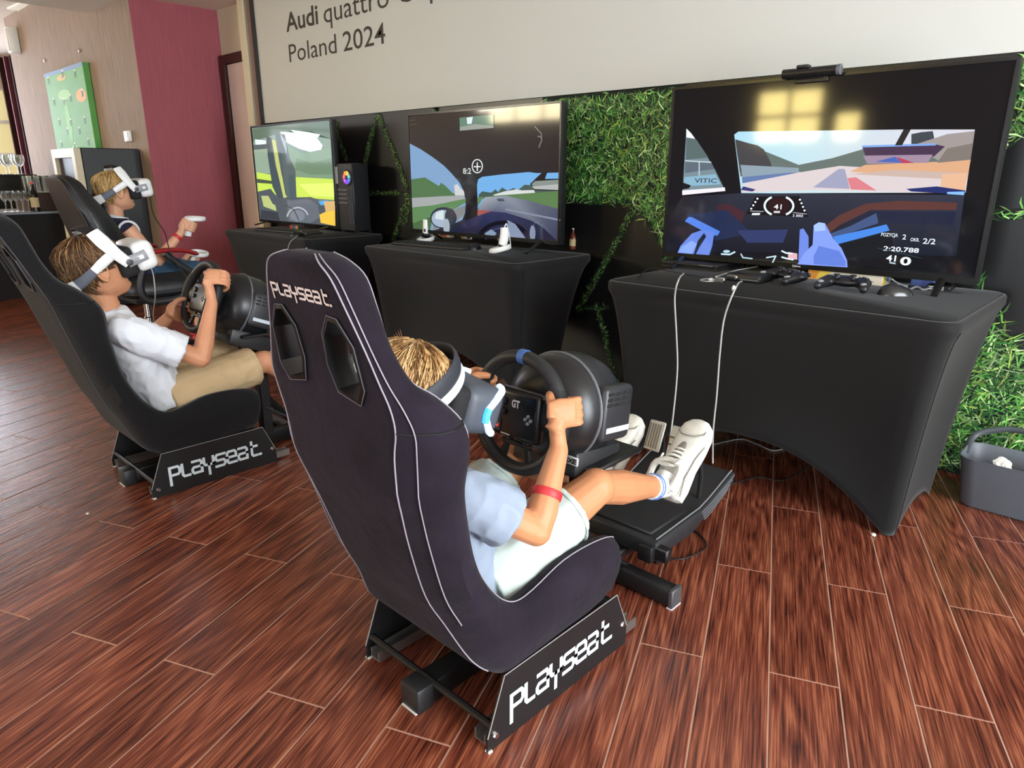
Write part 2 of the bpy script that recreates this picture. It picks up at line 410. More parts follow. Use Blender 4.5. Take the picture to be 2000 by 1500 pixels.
# door at the end of the back wall
dx0, dx1, dzt = -6.27, -5.80, 2.06
M_dkwood = mat('dark_door_wood', (52, 22, 18), 0.35, noise_amt=0.2, noise_scale=20, stretch=(6, 6, 1))
d = struct('door_1', MB().box((dx0, 2.955, 0), (dx0+0.07, 2.9995, dzt)).box((dx0+0.07, 2.955, dzt-0.07), (dx1, 2.9995, dzt)).box((dx0+0.085, 2.945, 0), (dx0+0.10, 2.9995, dzt-0.07)), M_dkwood)
MB().rbox((dx0+0.11, 2.97, 0.005), (dx1, 2.9995, dzt-0.075), 0.004, 1).build('door_leaf', mat('door_leaf_pale', (205, 188, 184), 0.25, noise_amt=0.06, noise_scale=3), d)
# vertical mouldings between door and banner
struct('trim_1', MB().box((-5.80, 2.93, 0), (-5.715, 2.9995, 2.418)), mat('trim_cream', (214, 205, 178), 0.5))
struct('trim_2', MB().box((-5.7145, 2.945, 0), (-5.665, 2.9995, 2.418)), mat('trim_grey', (150, 140, 126), 0.5))
struct('trim_3', MB().box((-5.6645, 2.935, 0), (-5.60, 2.9995, 2.418)), mat('trim_mauve', (128, 108, 104), 0.5))
struct('trim_4', MB().box((-5.5995, 2.93, 0), (-5.582, 2.9995, 2.418)), mat('trim_dark', (40, 34, 32), 0.5))

# ---- printed backdrop with turf shapes
WY = 2.972
bk = thing('printed_backdrop', 'black backdrop printed with green turf and thin turf triangle lines, behind the three screens', 'backdrop', (-1.2, 2.985, 0))
MB().box((-5.58, WY, 0), (3.28, 2.9995, 1.4945)).build('panel', mat('backdrop_black', (20, 20, 20), 0.32, spec=0.5), bk, True, angle=None)
G_regions = [
 [(1060,180),(1340,155),(1340,520),(1297,492),(1243,402),(1098,398),(1060,396)],
 [(1990,98),(2100,88),(2100,240),(2010,255),(1965,294),(1950,290)],
 [(1936,408),(2100,405),(2100,428),(1936,430)],
 [(1947,606),(2000,697),(2100,690),(2100,990),(1790,1000),(1800,860),(1850,760)],
 [(1900,560),(1915,545),(1930,585),(1900,585)],
 [(1480,545),(1300,520),(1290,500),(1330,505)]]
def lpoly(a, b, w):
    d = (V(b)-V(a)).normalized(); n = V((-d.y, d.x))*w/2
    return [tuple(V(a)+n), tuple(V(b)+n), tuple(V(b)-n), tuple(V(a)-n)]
for a, b, w in (((737,224),(701,368),9), ((740,224),(798,372),9), ((703,377),(800,379),9), ((703,380),(722,448),7), ((799,380),(768,470),8), ((652,238),(678,315),7), ((846,214),(858,211),8),
    ((1243,404),(1128,610),13), ((1165,590),(1218,800),10), ((1135,602),(1190,600),8), ((738,224),(742,224),8), ((852,211),(790,440),9), ((660,238),(600,440),8)):
    G_regions.append(lpoly(a, b, w))
base = MB(); bl = MB(); cols = [(34,78,32),(48,104,42),(70,138,54),(104,170,74),(140,194,104),(36,84,42),(178,210,146),(22,54,24),(80,140,58),(150,178,80)]
rnd = random.Random(5)
def inside(p, poly):
    c = False; j = len(poly)-1
    for i in range(len(poly)):
        xi, yi = poly[i]; xj, yj = poly[j]
        if (yi > p[1]) != (yj > p[1]) and p[0] < (xj-xi)*(p[1]-yi)/(yj-yi)+xi: c = not c
        j = i
    return c
for gi, reg in enumerate(G_regions):
    w3 = [AY(x, y, WY) for x, y in reg]; P2 = [(p.x, p.z) for p in w3]
    n = len(P2); base.add([(x, WY-0.0012, z) for x, z in P2], [tuple(range(n))], col=(12,22,10))
    x0 = min(p[0] for p in P2); x1 = max(p[0] for p in P2); z0 = max(0.01, min(p[1] for p in P2)); z1 = min(1.485, max(p[1] for p in P2))
    thin = gi >= 6
    num = int((x1-x0)*(z1-z0)*(9500 if not thin else 16000)); num = min(num, 9000)
    for k in range(num):
        x = rnd.uniform(x0, x1); z = rnd.uniform(z0, z1)
        if not inside((x, z), P2): continue
        if x > 3.2 or z > 1.485 or z < 0.012: continue
        ln = rnd.uniform(0.03, 0.068)*(1.3 if gi == 3 else 1) if not thin else rnd.uniform(0.012, 0.026); wd_ = rnd.uniform(0.0035, 0.0075)*(0.75 if thin else 1)
        a = rnd.gauss(math.pi/2 if gi != 3 else 0.5, 1.0); ca, sa = math.cos(a), math.sin(a)
        yy = WY-0.002-rnd.random()*0.006; tip = WY-0.003-rnd.random()*0.008
        c = rnd.choice(cols); f = rnd.uniform(0.6, 1.25)*(0.8 if thin else 1); c = tuple(min(255, q*f) for q in c)
        p0 = V((x, yy, z)); dv = V((ca, 0, sa))*ln; nv = V((-sa, 0, ca))*wd_; bend = nv*rnd.uniform(-1.2, 1.2)
        tp = p0+dv; tp.y = tip
        if not inside(((p0+dv).x, (p0+dv).z), P2) and rnd.random() < 0.7: continue
        if tp.z > 1.492 or tp.z < 0.004: continue
        bl.add([p0-nv*0.35, p0+dv*0.5-nv*0.5+bend, tp, p0+dv*0.5+nv*0.5+bend, p0+nv*0.35], [(0,1,3,4), (1,2,3)], col=c)
base.build('turf_ground', mat('turf_ground', rough=0.8, attr=True), bk, True, angle=None)
o = bl.build('turf_blades', mat('turf_blades', rough=0.5, attr=True), bk, True, angle=None, recalc=False); o['kind'] = 'stuff'
# ---- white banner
bn = thing('event_banner', 'large pale grey banner board with dark lettering high on the wall', 'banner', (-1.2, 2.985, 1.495))
MB().box((-5.58, 2.958, 1.495), (3.28, 2.9995, 2.418)).build('board', mat('banner_board', (204, 206, 202), 0.55), bn, True, angle=None)
yb = 2.9572
def tpx(txt, a, b, h_px, bold):
    A = AY(a[0], a[1], yb); B = AY(b[0], b[1], yb); z = (A.z+B.z)/2; A.z = B.z = z
    T = AY(a[0]-2, a[1]-h_px, yb); lt = MB(); text_to(lt, txt, A, B, T.z-A.z, bold=bold); o = lt.build('lettering', mat('banner_ink', (58, 50, 44), 0.6), bn, True, angle=None, recalc=False); o['kind'] = 'stuff'
tpx('Audi', (559.5, 61.5), (622, 46.5), 37, 0.018)
tpx('quattro Cup', (633, 44), (862, -12), 41, 0.0)
tpx('Poland', (566, 122), (658, 103), 37, 0.0)
tpx('2024', (671, 100.5), (753, 84), 40, 0.004)

# soffit strip light and warm downlight
sl = thing('strip_light', 'narrow white strip light on the ceiling at the top left corner', 'light', (-9.6, 1.8, 2.75))
a = AZ(27, 20, 2.735); b = AZ(67, 3, 2.735); dv = (b-a).normalized(); pv = V((-dv.y, dv.x, 0))
t = MB(); h_ = 0.06
t.add([a-pv*h_, b-pv*h_, b+pv*h_, a+pv*h_]+[p+V((0,0,0.0145)) for p in (a-pv*h_, b-pv*h_, b+pv*h_, a+pv*h_)], [(0,1,2,3),(7,6,5,4),(0,4,5,1),(1,5,6,2),(2,6,7,3),(3,7,4,0)])
t.build('housing', mat('strip_white', (232, 228, 216), 0.4, emit=0.35), sl, True, angle=None)
# ================================================================== FAR LEFT END OF THE ROOM
M_black = mat('satin_black', (22, 22, 23), 0.38)
M_blackm = mat('matt_black', (20, 20, 21), 0.65)
M_dark = mat('dark_plastic', (34, 34, 36), 0.45)
M_white = mat('white_plastic', (232, 234, 232), 0.35)
M_chrome = mat('chrome', (210, 210, 212), 0.15, metal=1.0)
M_steel = mat('brushed_steel', (170, 168, 164), 0.35, metal=0.9)
M_grey = mat('grey_plastic', (95, 97, 102), 0.5)
BY = 2.2985
# picture on the brown wall
pw = [AY(89, 142, 2.25), AY(160, 124, 2.25), AY(190, 287, 2.25), AY(118, 338, 2.25)]
px0 = (pw[0].x+pw[3].x)/2; px1 = (pw[1].x+pw[2].x)/2; pz1 = (pw[0].z+pw[1].z)/2; pz0 = 1.10
pic = thing('canvas_picture', 'tall green canvas picture with small dark golfer figures on the brown wall', 'picture', ((px0+px1)/2, BY, pz0))
MB().rbox((px0, 2.245, pz0), (px1, BY, pz1), 0.004, 1).build('canvas', mat('canvas_green', (92, 164, 76), 0.6, noise_amt=0.06, noise_scale=6), pic, True, angle=None)
pt = MB(); W_ = px1-px0; H_ = pz1-pz0; rr = random.Random(3)
def pq(u0, v0, u1, v1, c, dy=0.0): pt.add([(px0+W_*u0, 2.2442-dy, pz0+H_*v0), (px0+W_*u1, 2.2442-dy, pz0+H_*v0), (px0+W_*u1, 2.2442-dy, pz0+H_*v1), (px0+W_*u0, 2.2442-dy, pz0+H_*v1)], [(0,1,2,3)], col=c)
pq(0, 0.965, 1, 1, (110, 140, 190))
def blob(u, v, ru, rv, c, n=14, dy=0.0003): pt.add([(px0+W_*(u+ru*math.cos(2*math.pi*k/n)), 2.2442-dy, pz0+H_*(v+rv*math.sin(2*math.pi*k/n))) for k in range(n)], [tuple(range(n))], col=c)
blob(0.45, 0.92, 0.12, 0.03, (200, 170, 70)); blob(0.86, 0.72, 0.12, 0.06, (226, 160, 60)); blob(0.45, 0.76, 0.16, 0.05, (150, 205, 120)); blob(0.45, 0.5, 0.06, 0.2, (128, 200, 104)); blob(0.5, 0.2, 0.08, 0.1, (150, 212, 130))
for u, v in ((.1,.93),(.5,.95),(.8,.92),(.15,.72),(.42,.70),(.6,.72),(.9,.74),(.2,.52),(.5,.5),(.85,.5),(.38,.42),(.68,.41),(.15,.3),(.5,.27),(.85,.3),(.3,.16),(.65,.14)):
    pq(u-0.02, v-0.03, u+0.02, v+0.02, (52, 92, 50), 0.0006); pq(u-0.015, v+0.02, u+0.025, v+0.035, (226, 226, 214), 0.0006); pq(u-0.035, v-0.035, u+0.005, v-0.03, (60, 100, 56), 0.0006)
pt.build('painting', mat('painting', rough=0.6, attr=True), pic, True, angle=None, recalc=False)
# small wall fittings
for i, (x, y) in enumerate(((152, 99), (84, 118))):
    p = AY(x, y, 2.28); o = MB().lathe([(0.0, 0.0), (0.016, 0), (0.017, 0.006), (0.012, 0.01), (0.010, 0.014), (0.0, 0.015)], 16, Matrix.Translation((p.x, BY, p.z)) @ Matrix.Rotation(math.pi/2, 4, 'X')).build('wall_hook', M_chrome)
    tag(o, ['small metal stud on the brown wall, the one right of and above the green picture', 'small metal stud on the brown wall, the one directly above the green picture'][i], 'stud', 'studs on the brown wall')
p = AY(248, 266, 2.28)
th = thing('thermostat', 'small white thermostat box on the brown wall beside the burgundy corner', 'thermostat', (p.x, BY, p.z))
MB().rbox((p.x-0.07, 2.276, p.z-0.045), (p.x+0.07, BY, p.z+0.045), 0.01).build('casing', M_white, th, True)
MB().rbox((p.x-0.04, 2.2735, p.z-0.005), (p.x+0.03, 2.277, p.z+0.028), 0.001, 1).build('display', mat('lcd_grey', (120, 130, 120), 0.3), th, True)
p = AY(14, 78, 2.2)
un = thing('wall_speaker', 'white box unit high at the left end of the brown wall', 'speaker', (p.x, 2.25, p.z))
MB().rbox((p.x-0.06, 2.20, p.z-0.13), (p.x+0.06, BY, p.z+0.13), 0.015).build('cabinet', M_white, un, True)
MB().rbox((p.x-0.045, 2.194, p.z-0.11), (p.x+0.045, 2.201, p.z+0.11), 0.003, 1).build('grille', mat('pale_grille', (205, 205, 200), 0.7), un, True)
# wine fridge
fx1 = -6.5; fx0 = -7.12; fy0 = 1.80; fy1 = 2.29; fz = 1.30
fr = thing('wine_fridge', 'tall black wine fridge with pale door frame and wooden racks by the burgundy wall', 'fridge', ((fx0+fx1)/2, 2.0, 0))
MB().rbox((fx0, fy0+0.05, 0.02), (fx1, fy1, fz), 0.006, 1).build('body', mat('fridge_black', (26, 26, 28), 0.35), fr, True)
f = MB(); f.box((fx0, fy0, 0.06), (fx0+0.075, fy0+0.048, fz-0.005)); f.box((fx1-0.075, fy0, 0.06), (fx1, fy0+0.048, fz-0.005)); f.box((fx0+0.075, fy0, fz-0.075), (fx1-0.075, fy0+0.048, fz-0.005)); f.box((fx0+0.075, fy0, 0.06), (fx1-0.075, fy0+0.048, 0.13))
f.build('door_frame', mat('fridge_frame_cream', (214, 204, 176), 0.4), fr, True)
MB().box((fx0+0.075, fy0+0.03, 0.13), (fx1-0.075, fy0+0.04, fz-0.075)).build('door_glass', mat('smoked_glass', (14, 14, 16), 0.3, spec=0.15), fr, True, angle=None)
for k in range(8):
    z = 0.2+k*0.115
    MB().box((fx0+0.08, fy0+0.012, z), (fx1-0.08, fy0+0.029, z+0.03)).build('rack', mat('rack_wood', (132, 100, 78), 0.6), fr, True, angle=None)
for k in range(4): MB().lathe([(0.018, 0), (0.02, 0.02)], 10, Matrix.Translation((fx0+0.05+(k % 2)*(fx1-fx0-0.1), fy0+0.1+(k//2)*0.34, 0))).build('foot', M_black, fr, True)
# bar counter and shelf
bc = thing('bar_counter', 'black draped bar counter with a pale top at the far left', 'counter', (-8.0, 1.2, 0))
zt = 0.765
MB().box((-8.45, 0.25, 0.0), (-7.65, 1.98, zt-0.02)).build('drape', mat('black_drape', (30, 30, 33), 0.8, noise_amt=0.15, noise_scale=5, stretch=(8, 8, 0.5)), bc, True, angle=None)
MB().rbox((-8.47, 0.22, zt-0.02), (-7.62, 2.0, zt), 0.005, 1).build('top', mat('counter_cloth_pale', (150, 160, 178), 0.55), bc, True)
bs = thing('back_shelf', 'tall black back shelf behind the bar counter carrying stem glasses', 'shelf', (-9.4, 1.2, 0))
MB().box((-9.6, 0.3, 0), (-9.0, 2.08, 1.075)).build('cabinet', mat('shelf_black', (16, 16, 22), 0.6), bs, True, angle=None)
MB().rbox((-9.63, 0.28, 1.0755), (-8.98, 2.1, 1.09), 0.004, 1).build('shelf_top', M_black, bs, True)
# glasses
def glass_mat():
    m = bpy.data.materials.new('drinking_glass'); m.use_nodes = True; N = m.node_tree.nodes; L = m.node_tree.links
    N.remove(N['Principled BSDF']); t = N.new('ShaderNodeBsdfTransparent'); g = N.new('ShaderNodeBsdfGlossy'); g.inputs['Roughness'].default_value = 0.04
    t.inputs[0].default_value = (0.93, 0.95, 0.95, 1); g.inputs[0].default_value = (1, 1, 1, 1)
    fz_ = N.new('ShaderNodeLayerWeight'); fz_.inputs['Blend'].default_value = 0.6; mx = N.new('ShaderNodeMixShader')
    L.new(fz_.outputs['Facing'], mx.inputs[0]); L.new(t.outputs[0], mx.inputs[1]); L.new(g.outputs[0], mx.inputs[2]); L.new(mx.outputs[0], N['Material Output'].inputs[0]); return m
M_glass = glass_mat()
def goblet(name, label, cat, loc, h, r, group, bowl=0.55):
    t = thing(name, label, cat, loc, 0, group)
    MB().lathe([(0.0, 0.0), (r*0.85, 0.001), (r*0.8, 0.004), (0.006, 0.009), (0.0045, h*(1-bowl)*0.9), (0.009, h*(1-bowl))], 14).build('stem', M_glass, t)
    MB().lathe([(0.008, h*(1-bowl)), (r*0.7, h*(1-bowl*0.8)), (r, h*(1-bowl*0.45)), (r*0.93, h), (r*0.9, h), (r*0.96, h*(1-bowl*0.45)), (r*0.64, h*(1-bowl*0.78)), (0.003, h*(1-bowl*0.97))], 14).build('bowl', M_glass, t)
    return t
def flute(loc, label, group):
    t = thing('tumbler_glass', label, 'glass', loc, 0, group)
    h, r = 0.15, 0.033
    MB().lathe([(0.0, 0.0), (r*0.8, 0), (r, h), (r*0.93, h), (r*0.74, 0.012), (0, 0.012)], 12).build('bowl', M_glass, t); return t
g0 = goblet('wine_glass', 'round wine glass in the row on the tall black back shelf', 'glass', (-9.05, 1.6, 1.0905), 0.2, 0.047, 'wine glasses on the back shelf', 0.6)
ORD = ['first','second','third','fourth','fifth','sixth','seventh','eighth','ninth','tenth','eleventh','twelfth','thirteenth','fourteenth']
g0.location = (-9.05, 1.35, 1.0905); g0['label'] = 'round wine glass, first from the left on the tall black back shelf'
for k in range(1, 14): dup(g0, (-9.1-0.11*(k % 2)-0.03, 1.35+0.052*k, 1.0905), label='round wine glass, %s from the left on the tall black back shelf' % ORD[k])
M_amber = mat('amber_bottle', (150, 96, 40), 0.15)
# row of glasses and bottles standing on a stepped riser of the counter
rs = thing('glass_riser', 'black riser block on the bar counter carrying the upper row of tumblers', 'riser', (-7.95, 1.84, zt))
MB().rbox((-8.22, 1.70, zt+0.0005), (-7.75, 1.98, zt+0.165), 0.006, 1).build('block', mat('riser_brown', (70, 48, 42), 0.6), rs, True)
f0 = flute((-7.8, 1.73, zt+0.166), 'straight glass tumbler in the upper row on the bar riser', 'tumblers on the riser')
f0['label'] = 'straight glass tumbler, first from the left in the upper row on the bar riser'
for k in range(1, 12): dup(f0, (-7.80-0.1*(k % 3), 1.725+0.0205*k, zt+0.166), label='straight glass tumbler, %s from the left in the upper row on the bar riser' % ORD[k])
g1 = goblet('champagne_glass', 'stem glass standing at the front of the bar counter', 'glass', (-7.72, 1.52, zt+0.0005), 0.185, 0.036, 'stem glasses on the counter', 0.5)
g1['label'] = 'stem glass, first from the left at the front of the bar counter'
for k in range(1, 9): dup(g1, (-7.72-0.1*(k % 2), 1.52+0.021*k*1.05, zt+0.0005), label='stem glass, %s from the left at the front of the bar counter' % ORD[k])
def bottle(loc, label, col, h=0.24, r=0.03, name='bottle', group=None, cap=(200, 60, 40)):
    t = thing(name, label, 'bottle', loc, 0, group)
    MB().lathe([(0.0, 0.0), (r, 0.0), (r, h*0.55), (r*0.8, h*0.66), (r*0.38, h*0.78), (r*0.36, h*0.94), (0, h*0.94)], 16).build('glass', mat('bottle_%d_%d_%d' % col, col, 0.15), t)
    MB().lathe([(r*0.42, h*0.93), (r*0.42, h), (0, h)], 12).build('cap', mat('cap_%d' % cap[0], cap, 0.4), t)
    MB().lathe([(r*1.01, h*0.15), (r*1.01, h*0.48)], 16, caps=False).build('paper_label', mat('bottle_label', (214, 196, 150), 0.7), t)
    return t
bottle((-7.70, 1.745, zt+0.0005), 'dark bottle at the right end of the stem glasses on the counter', (28, 18, 16), 0.26, 0.034)
bottle((-7.705, 1.30, zt+0.0005), 'pale green bottle with pointed neck at the left edge of the counter', (170, 190, 110), 0.22, 0.03)
# curtains at the far window
def curtain(label, pxa, pxb, X, col, z0, z1, group='curtains at the far left window'):
    ya = AX(pxa, 200, X).y; yb_ = AX(pxb, 200, X).y; n = 40; ring0 = []; m = MB(); pts = []
    for k in range(n+1):
        y = ya+(yb_-ya)*k/n; pts.append((X+0.035*math.sin(k*1.9)+0.01*math.sin(k*0.7), y))
    vs = []; fs = []
    for dx in (0, 0.006):
        for z in (z0, z1): vs += [(x+dx, y, z) for x, y in pts]
    q = n+1
    for k in range(n):
        fs += [(k, k+1, q+k+1, q+k), (2*q+k+1, 2*q+k, 3*q+k, 3*q+k+1), (q+k, q+k+1, 3*q+k+1, 3*q+k), (k+1, k, 2*q+k, 2*q+k+1)]
    m.add(vs, fs); o = m.build('curtain', mat('curtain_%d' % col[0], col, 0.85), angle=60); tag(o, label, 'curtain', group); return o
curtain('dark burgundy curtain hanging beside the brown wall at the far left', 33, 52, -12.6, (60, 22, 32), 0.05, 2.7)
curtain('pink mauve curtain panel at the far left, left of the dark one', 22, 34, -12.75, (150, 92, 100), 0.05, 2.7)
curtain('brown curtain panel at the left picture edge', 10, 22, -12.9, (92, 56, 50), 0.05, 2.7)

# ================================================================== TABLES WITH STRETCH COVERS
TZ = 0.72
M_cover = mat('stretch_cover_black', (13, 13, 14), 0.75, sheen=0.13, spec=0.25)
def table(x0, x1, label, y0=2.16, y1=2.90):
    cx = (x0+x1)/2; cy = (y0+y1)/2; hx = (x1-x0)/2; hy = (y1-y0)/2
    t = thing('covered_table', label, 'table', (cx, cy, 0), 0, 'black covered screen tables')
    fx = hx-0.085; f0 = -hy+0.095; f1 = hy-0.19
    NU = 28; NV = 22; rc = 0.05
    # outline loops from top to bottom
    top = []; bot = []; arch = []
    def corner(cx_, cy_, a0, r, n=4):
        return [(cx_+r*math.cos(a0+math.pi/2*k/n), cy_+r*math.sin(a0+math.pi/2*k/n)) for k in range(n+1)]
    def loop(hx_, ya, yb_, r):
        c = [corner(-hx_+r, ya+r, math.pi, r), corner(hx_-r, ya+r, 1.5*math.pi, r), corner(hx_-r, yb_-r, 0, r), corner(-hx_+r, yb_-r, .5*math.pi, r)]
        out = []; par = []
        for i in range(4):
            for k, q in enumerate(c[i]): out.append(q); par.append(0.0)
            e = c[i][-1]; s = c[(i+1) % 4][0]; n = NU if i % 2 == 0 else 16
            for k in range(1, n): out.append((e[0]+(s[0]-e[0])*k/n, e[1]+(s[1]-e[1])*k/n)); par.append((k/n, i))
        return out, par
    T, par = loop(hx, -hy, hy, rc); Bm, _ = loop(fx, f0, f1, 0.028)
    amax = {0: 0.21, 1: 0.06, 2: 0.21, 3: 0.06}
    rs = []
    # top skin (slightly inset ring) then the wall
    rs.append([(x*0.975, y*0.965, TZ) for x, y in T]); rs.append([(x*0.992, y*0.99, TZ-0.0015) for x, y in T]); rs.append([(x, y, TZ-0.008) for x, y in T]); rs.append([(x, y, TZ-0.032) for x, y in T])
    for v in range(1, NV+1):
        q = v/NV; ring = []
        for (tx, ty), (bx, by), pr in zip(T, Bm, par):
            a = 0.0 if pr == 0.0 else amax[pr[1]]*max(0.0, 1-abs(2*pr[0]-1)**2.3)**1.1
            zb = 0.006+a; z = (TZ-0.032)+(zb-(TZ-0.032))*q
            fz = (TZ-0.032-z)/(TZ-0.038); w = fz**0.62
            x = tx+(bx-tx)*w; y = ty+(by-ty)*w
            if pr != 0.0:   # the cloth pulls in between the legs
                s = 1-abs(2*pr[0]-1)**2; dd = 0.055*s*math.sin(math.pi*min(1, q*0.9+0.05))*(1 if pr[1] % 2 == 0 else 0.5)
                if pr[1] == 0: y += dd
                elif pr[1] == 2: y -= dd
                elif pr[1] == 1: x -= dd
                else: x += dd
            ring.append((x, y, z))
        rs.append(ring)
    m = MB(); n = len(rs[0]); m.rings(rs, True, False); m.add(rs[0], [tuple(range(n))])
    o = m.build('stretch_cover', M_cover, t, angle=60)
    sd = o.modifiers.new('s', 'SOLIDIFY'); sd.thickness = 0.003; sd.offset = -1
    # seam on the short side and front corners
    for sx in (1, -1):
        pts = []
        k0 = None
        for ring in rs[3:]:
            idx = (5+NU-1+5-1) if sx > 0 else 0
            p = V(ring[idx]); pts.append(p+V((0.001*sx, -0.001, 0)))
        MB().tube(pts, 0.0012, 5).build('seam', mat('seam_black', (10, 10, 11), 0.7), t)
    for sx in (-1, 1):
        for yy in (f0+0.03, f1-0.03):
            MB().tube([(sx*(fx-0.03), yy, 0.005), (sx*(fx-0.03), yy, TZ-0.05)], 0.013, 8).build('leg', mat('leg_steel', (90, 90, 92), 0.4, metal=0.8), t)
    return t
table(-1.575, -0.395, 'nearest black covered table under the largest screen at the right')
table(-3.34, -2.145, 'middle black covered table between the other two tables', 2.28, 2.86)
table(-5.03, -3.87, 'farthest black covered table beside the burgundy wall', 2.26, 2.84)

# ================================================================== SCREENS
def screen_mat():
    m = bpy.data.materials.new('lit_screen'); m.use_nodes = True; N = m.node_tree.nodes; L = m.node_tree.links; b = N['Principled BSDF']
    a = N.new('ShaderNodeAttribute'); a.attribute_name = 'Col'
    b.inputs['Base Color'].default_value = (0.006, 0.006, 0.007, 1); b.inputs['Roughness'].default_value = 0.065; b.inputs['Specular IOR Level'].default_value = 0.5
    L.new(a.outputs['Color'], b.inputs['Emission Color']); b.inputs['Emission Strength'].default_value = 1.08; return m
M_screen = screen_mat()
class Pic:
    def __init__(s, Y, fn=None): s.Y = Y; s.m = MB(); s.k = 0; s.fn = fn or (lambda x, y: (x, y))
    def p(s, pts, col, layer=True):
        if layer: s.k += 1
        d = s.k*0.00006
        w = []
        for x, y in pts:
            q = AY(*s.fn(x, y), s.Y); w.append((q.x, s.Y-d, q.z))
        ar = sum(w[i][0]*w[(i+1) % len(w)][2]-w[(i+1) % len(w)][0]*w[i][2] for i in range(len(w)))
        if isinstance(col, list): col = tuple(col)
        idx = tuple(range(len(w)))
        if ar < 0:
            w = w[::-1]
            if isinstance(col[0], tuple): col = col[::-1]
        grad = isinstance(col[0], tuple)
        bm = bmesh.new(); vs = [bm.verts.new(p) for p in w]; f = bm.faces.new(vs); bm.verts.index_update()
        if len(w) > 4: bmesh.ops.triangulate(bm, faces=[f])
        ids = {v: i for i, v in enumerate(vs)}
        for f in bm.faces:
            ix = [ids[v] for v in f.verts]
            s.m.add([w[i] for i in ix], [tuple(range(len(ix)))], col=tuple(col[i] for i in ix) if grad else col)
        bm.free()
    def line(s, pts, w, col):
        s.k += 1
        for i in range(len(pts)-1):
            a = V(pts[i]); b = V(pts[i+1]); d = (b-a)
            if d.length < 1e-6: continue
            d.normalize(); n = V((-d.y, d.x))*w/2; e = d*w*0.3
            s.p([tuple(a+n-e), tuple(b+n+e), tuple(b-n+e), tuple(a-n-e)], col, False)
    def arc(s, c, r, a0, a1, w, col, n=16, ry=None):
        ry = ry or r
        s.line([(c[0]+r*math.cos(math.radians(a0+(a1-a0)*k/n)), c[1]+ry*math.sin(math.radians(a0+(a1-a0)*k/n))) for k in range(n+1)], w, col)
    def oval(s, c, rx, ry, col, n=20): s.p([(c[0]+rx*math.cos(2*math.pi*k/n), c[1]+ry*math.sin(2*math.pi*k/n)) for k in range(n)], col)
    def text(s, txt, a, b, h, col=(225, 235, 245), bold=0.01):
        s.k += 1; d = s.k*0.00006
        A = AY(*s.fn(*a), s.Y-d); B = AY(*s.fn(*b), s.Y-d); T = AY(*s.fn(a[0], a[1]-h), s.Y-d); z = (A.z+B.z)/2; A.z = B.z = z
        t = MB(); text_to(t, txt, A, B, max(0.004, T.z-AY(*s.fn(*a), s.Y-d).z), bold=bold)
        s.m.add(t.v, t.f, col=col)
def tv(Yf, q, name, label, legx, leg_spread=0.09, bez=0.010, bot=0.02, brand=None):
    """q: picture points of the screen panel corners TL TR BR BL; they define one upright rectangle on the plane Y = Yf"""
    w = [AY(*p, Yf) for p in q]
    x0 = (w[0].x+w[3].x)/2; x1 = (w[1].x+w[2].x)/2; z1 = (w[0].z+w[1].z)/2; z0 = (w[2].z+w[3].z)/2
    t = thing(name, label, 'television', ((x0+x1)/2, Yf+0.03, TZ))
    MB().rbox((x0-bez, Yf+0.002, z0-bot), (x1+bez, Yf+0.045, z1+bez), 0.004, 2).build('case', M_black, t, True)
    MB().rbox((x0+0.15, Yf+0.0455, z0+0.02), (x1-0.15, Yf+0.075, z0+0.32), 0.01, 2).build('back_box', M_blackm, t, True)
    f = MB(); f.box((x0-bez, Yf-0.004, z0-bot), (x0, Yf+0.0018, z1+bez)); f.box((x1, Yf-0.004, z0-bot), (x1+bez, Yf+0.0018, z1+bez)); f.box((x0, Yf-0.004, z1), (x1, Yf+0.0018, z1+bez)); f.box((x0, Yf-0.004, z0-bot), (x1, Yf+0.0018, z0))
    f.build('bezel', mat('bezel_black', (16, 16, 18), 0.25), t, True, angle=None)
    for lx in legx:
        X = x0+(x1-x0)*lx; m = MB()
        for s_, yy in ((-1, Yf-0.12), (1, Yf+0.12)):
            m.tube([(X, Yf+0.02+s_*0.008, z0-bot+0.012), (X+0.012, yy, TZ+0.007)], [(0.014, 0.006), (0.011, 0.006)], 8, xaxis=(1, 0, 0))
        m.build('leg', M_black, t, True)
    if brand:
        b = MB(); c = (x0+x1)/2; text_to(b, brand, V((c-0.016, Yf-0.0045, z0-0.0145)), V((c+0.016, Yf-0.0045, z0-0.0145)), 0.008, bold=0.01)
        b.build('brand_lettering', mat('brand_white', (220, 220, 220), 0.5), t, True, angle=None, recalc=False)
    return t
Y3 = 2.72
t3 = tv(Y3, ((1318, 178), (1985, 115), (1906, 541), (1298, 494)), 'large_television', 'largest flat television at the right showing a cockpit driving view with white gloves', (0.08, 0.92), brand='Qilive')
P3 = Pic(Y3)
P3.p([(1318,177),(1985,114),(1906,541),(1297,494)], ((14,13,14),(12,11,12),(8,9,13),(12,14,22)))
P3.p([(1434,263),(1442,257),(1600,255),(1765,253),(1904,253),(1886,376),(1600,377),(1448,378)], ((160,204,222),(160,204,222),(182,208,218),(200,204,214),(204,204,214),(206,206,214),(190,210,216),(172,210,222)))
P3.p([(1436,275),(1455,278),(1475,283),(1495,296),(1505,316),(1560,322),(1625,309),(1690,290),(1700,300),(1890,310),(1888,330),(1700,338),(1560,336),(1446,345)], (96,108,104))
P3.p([(1436,272),(1460,279),(1480,284),(1492,292),(1505,316),(1508,330),(1446,336)], (62,62,66))
P3.p([(1446,322),(1560,328),(1560,338),(1452,352)], (132,150,162)); P3.p([(1449,346),(1545,337),(1560,338),(1450,358)], (92,116,160))
P3.p([(1452,358),(1560,337),(1640,324),(1890,338),(1884,378),(1590,371),(1450,376)], (206,194,196))
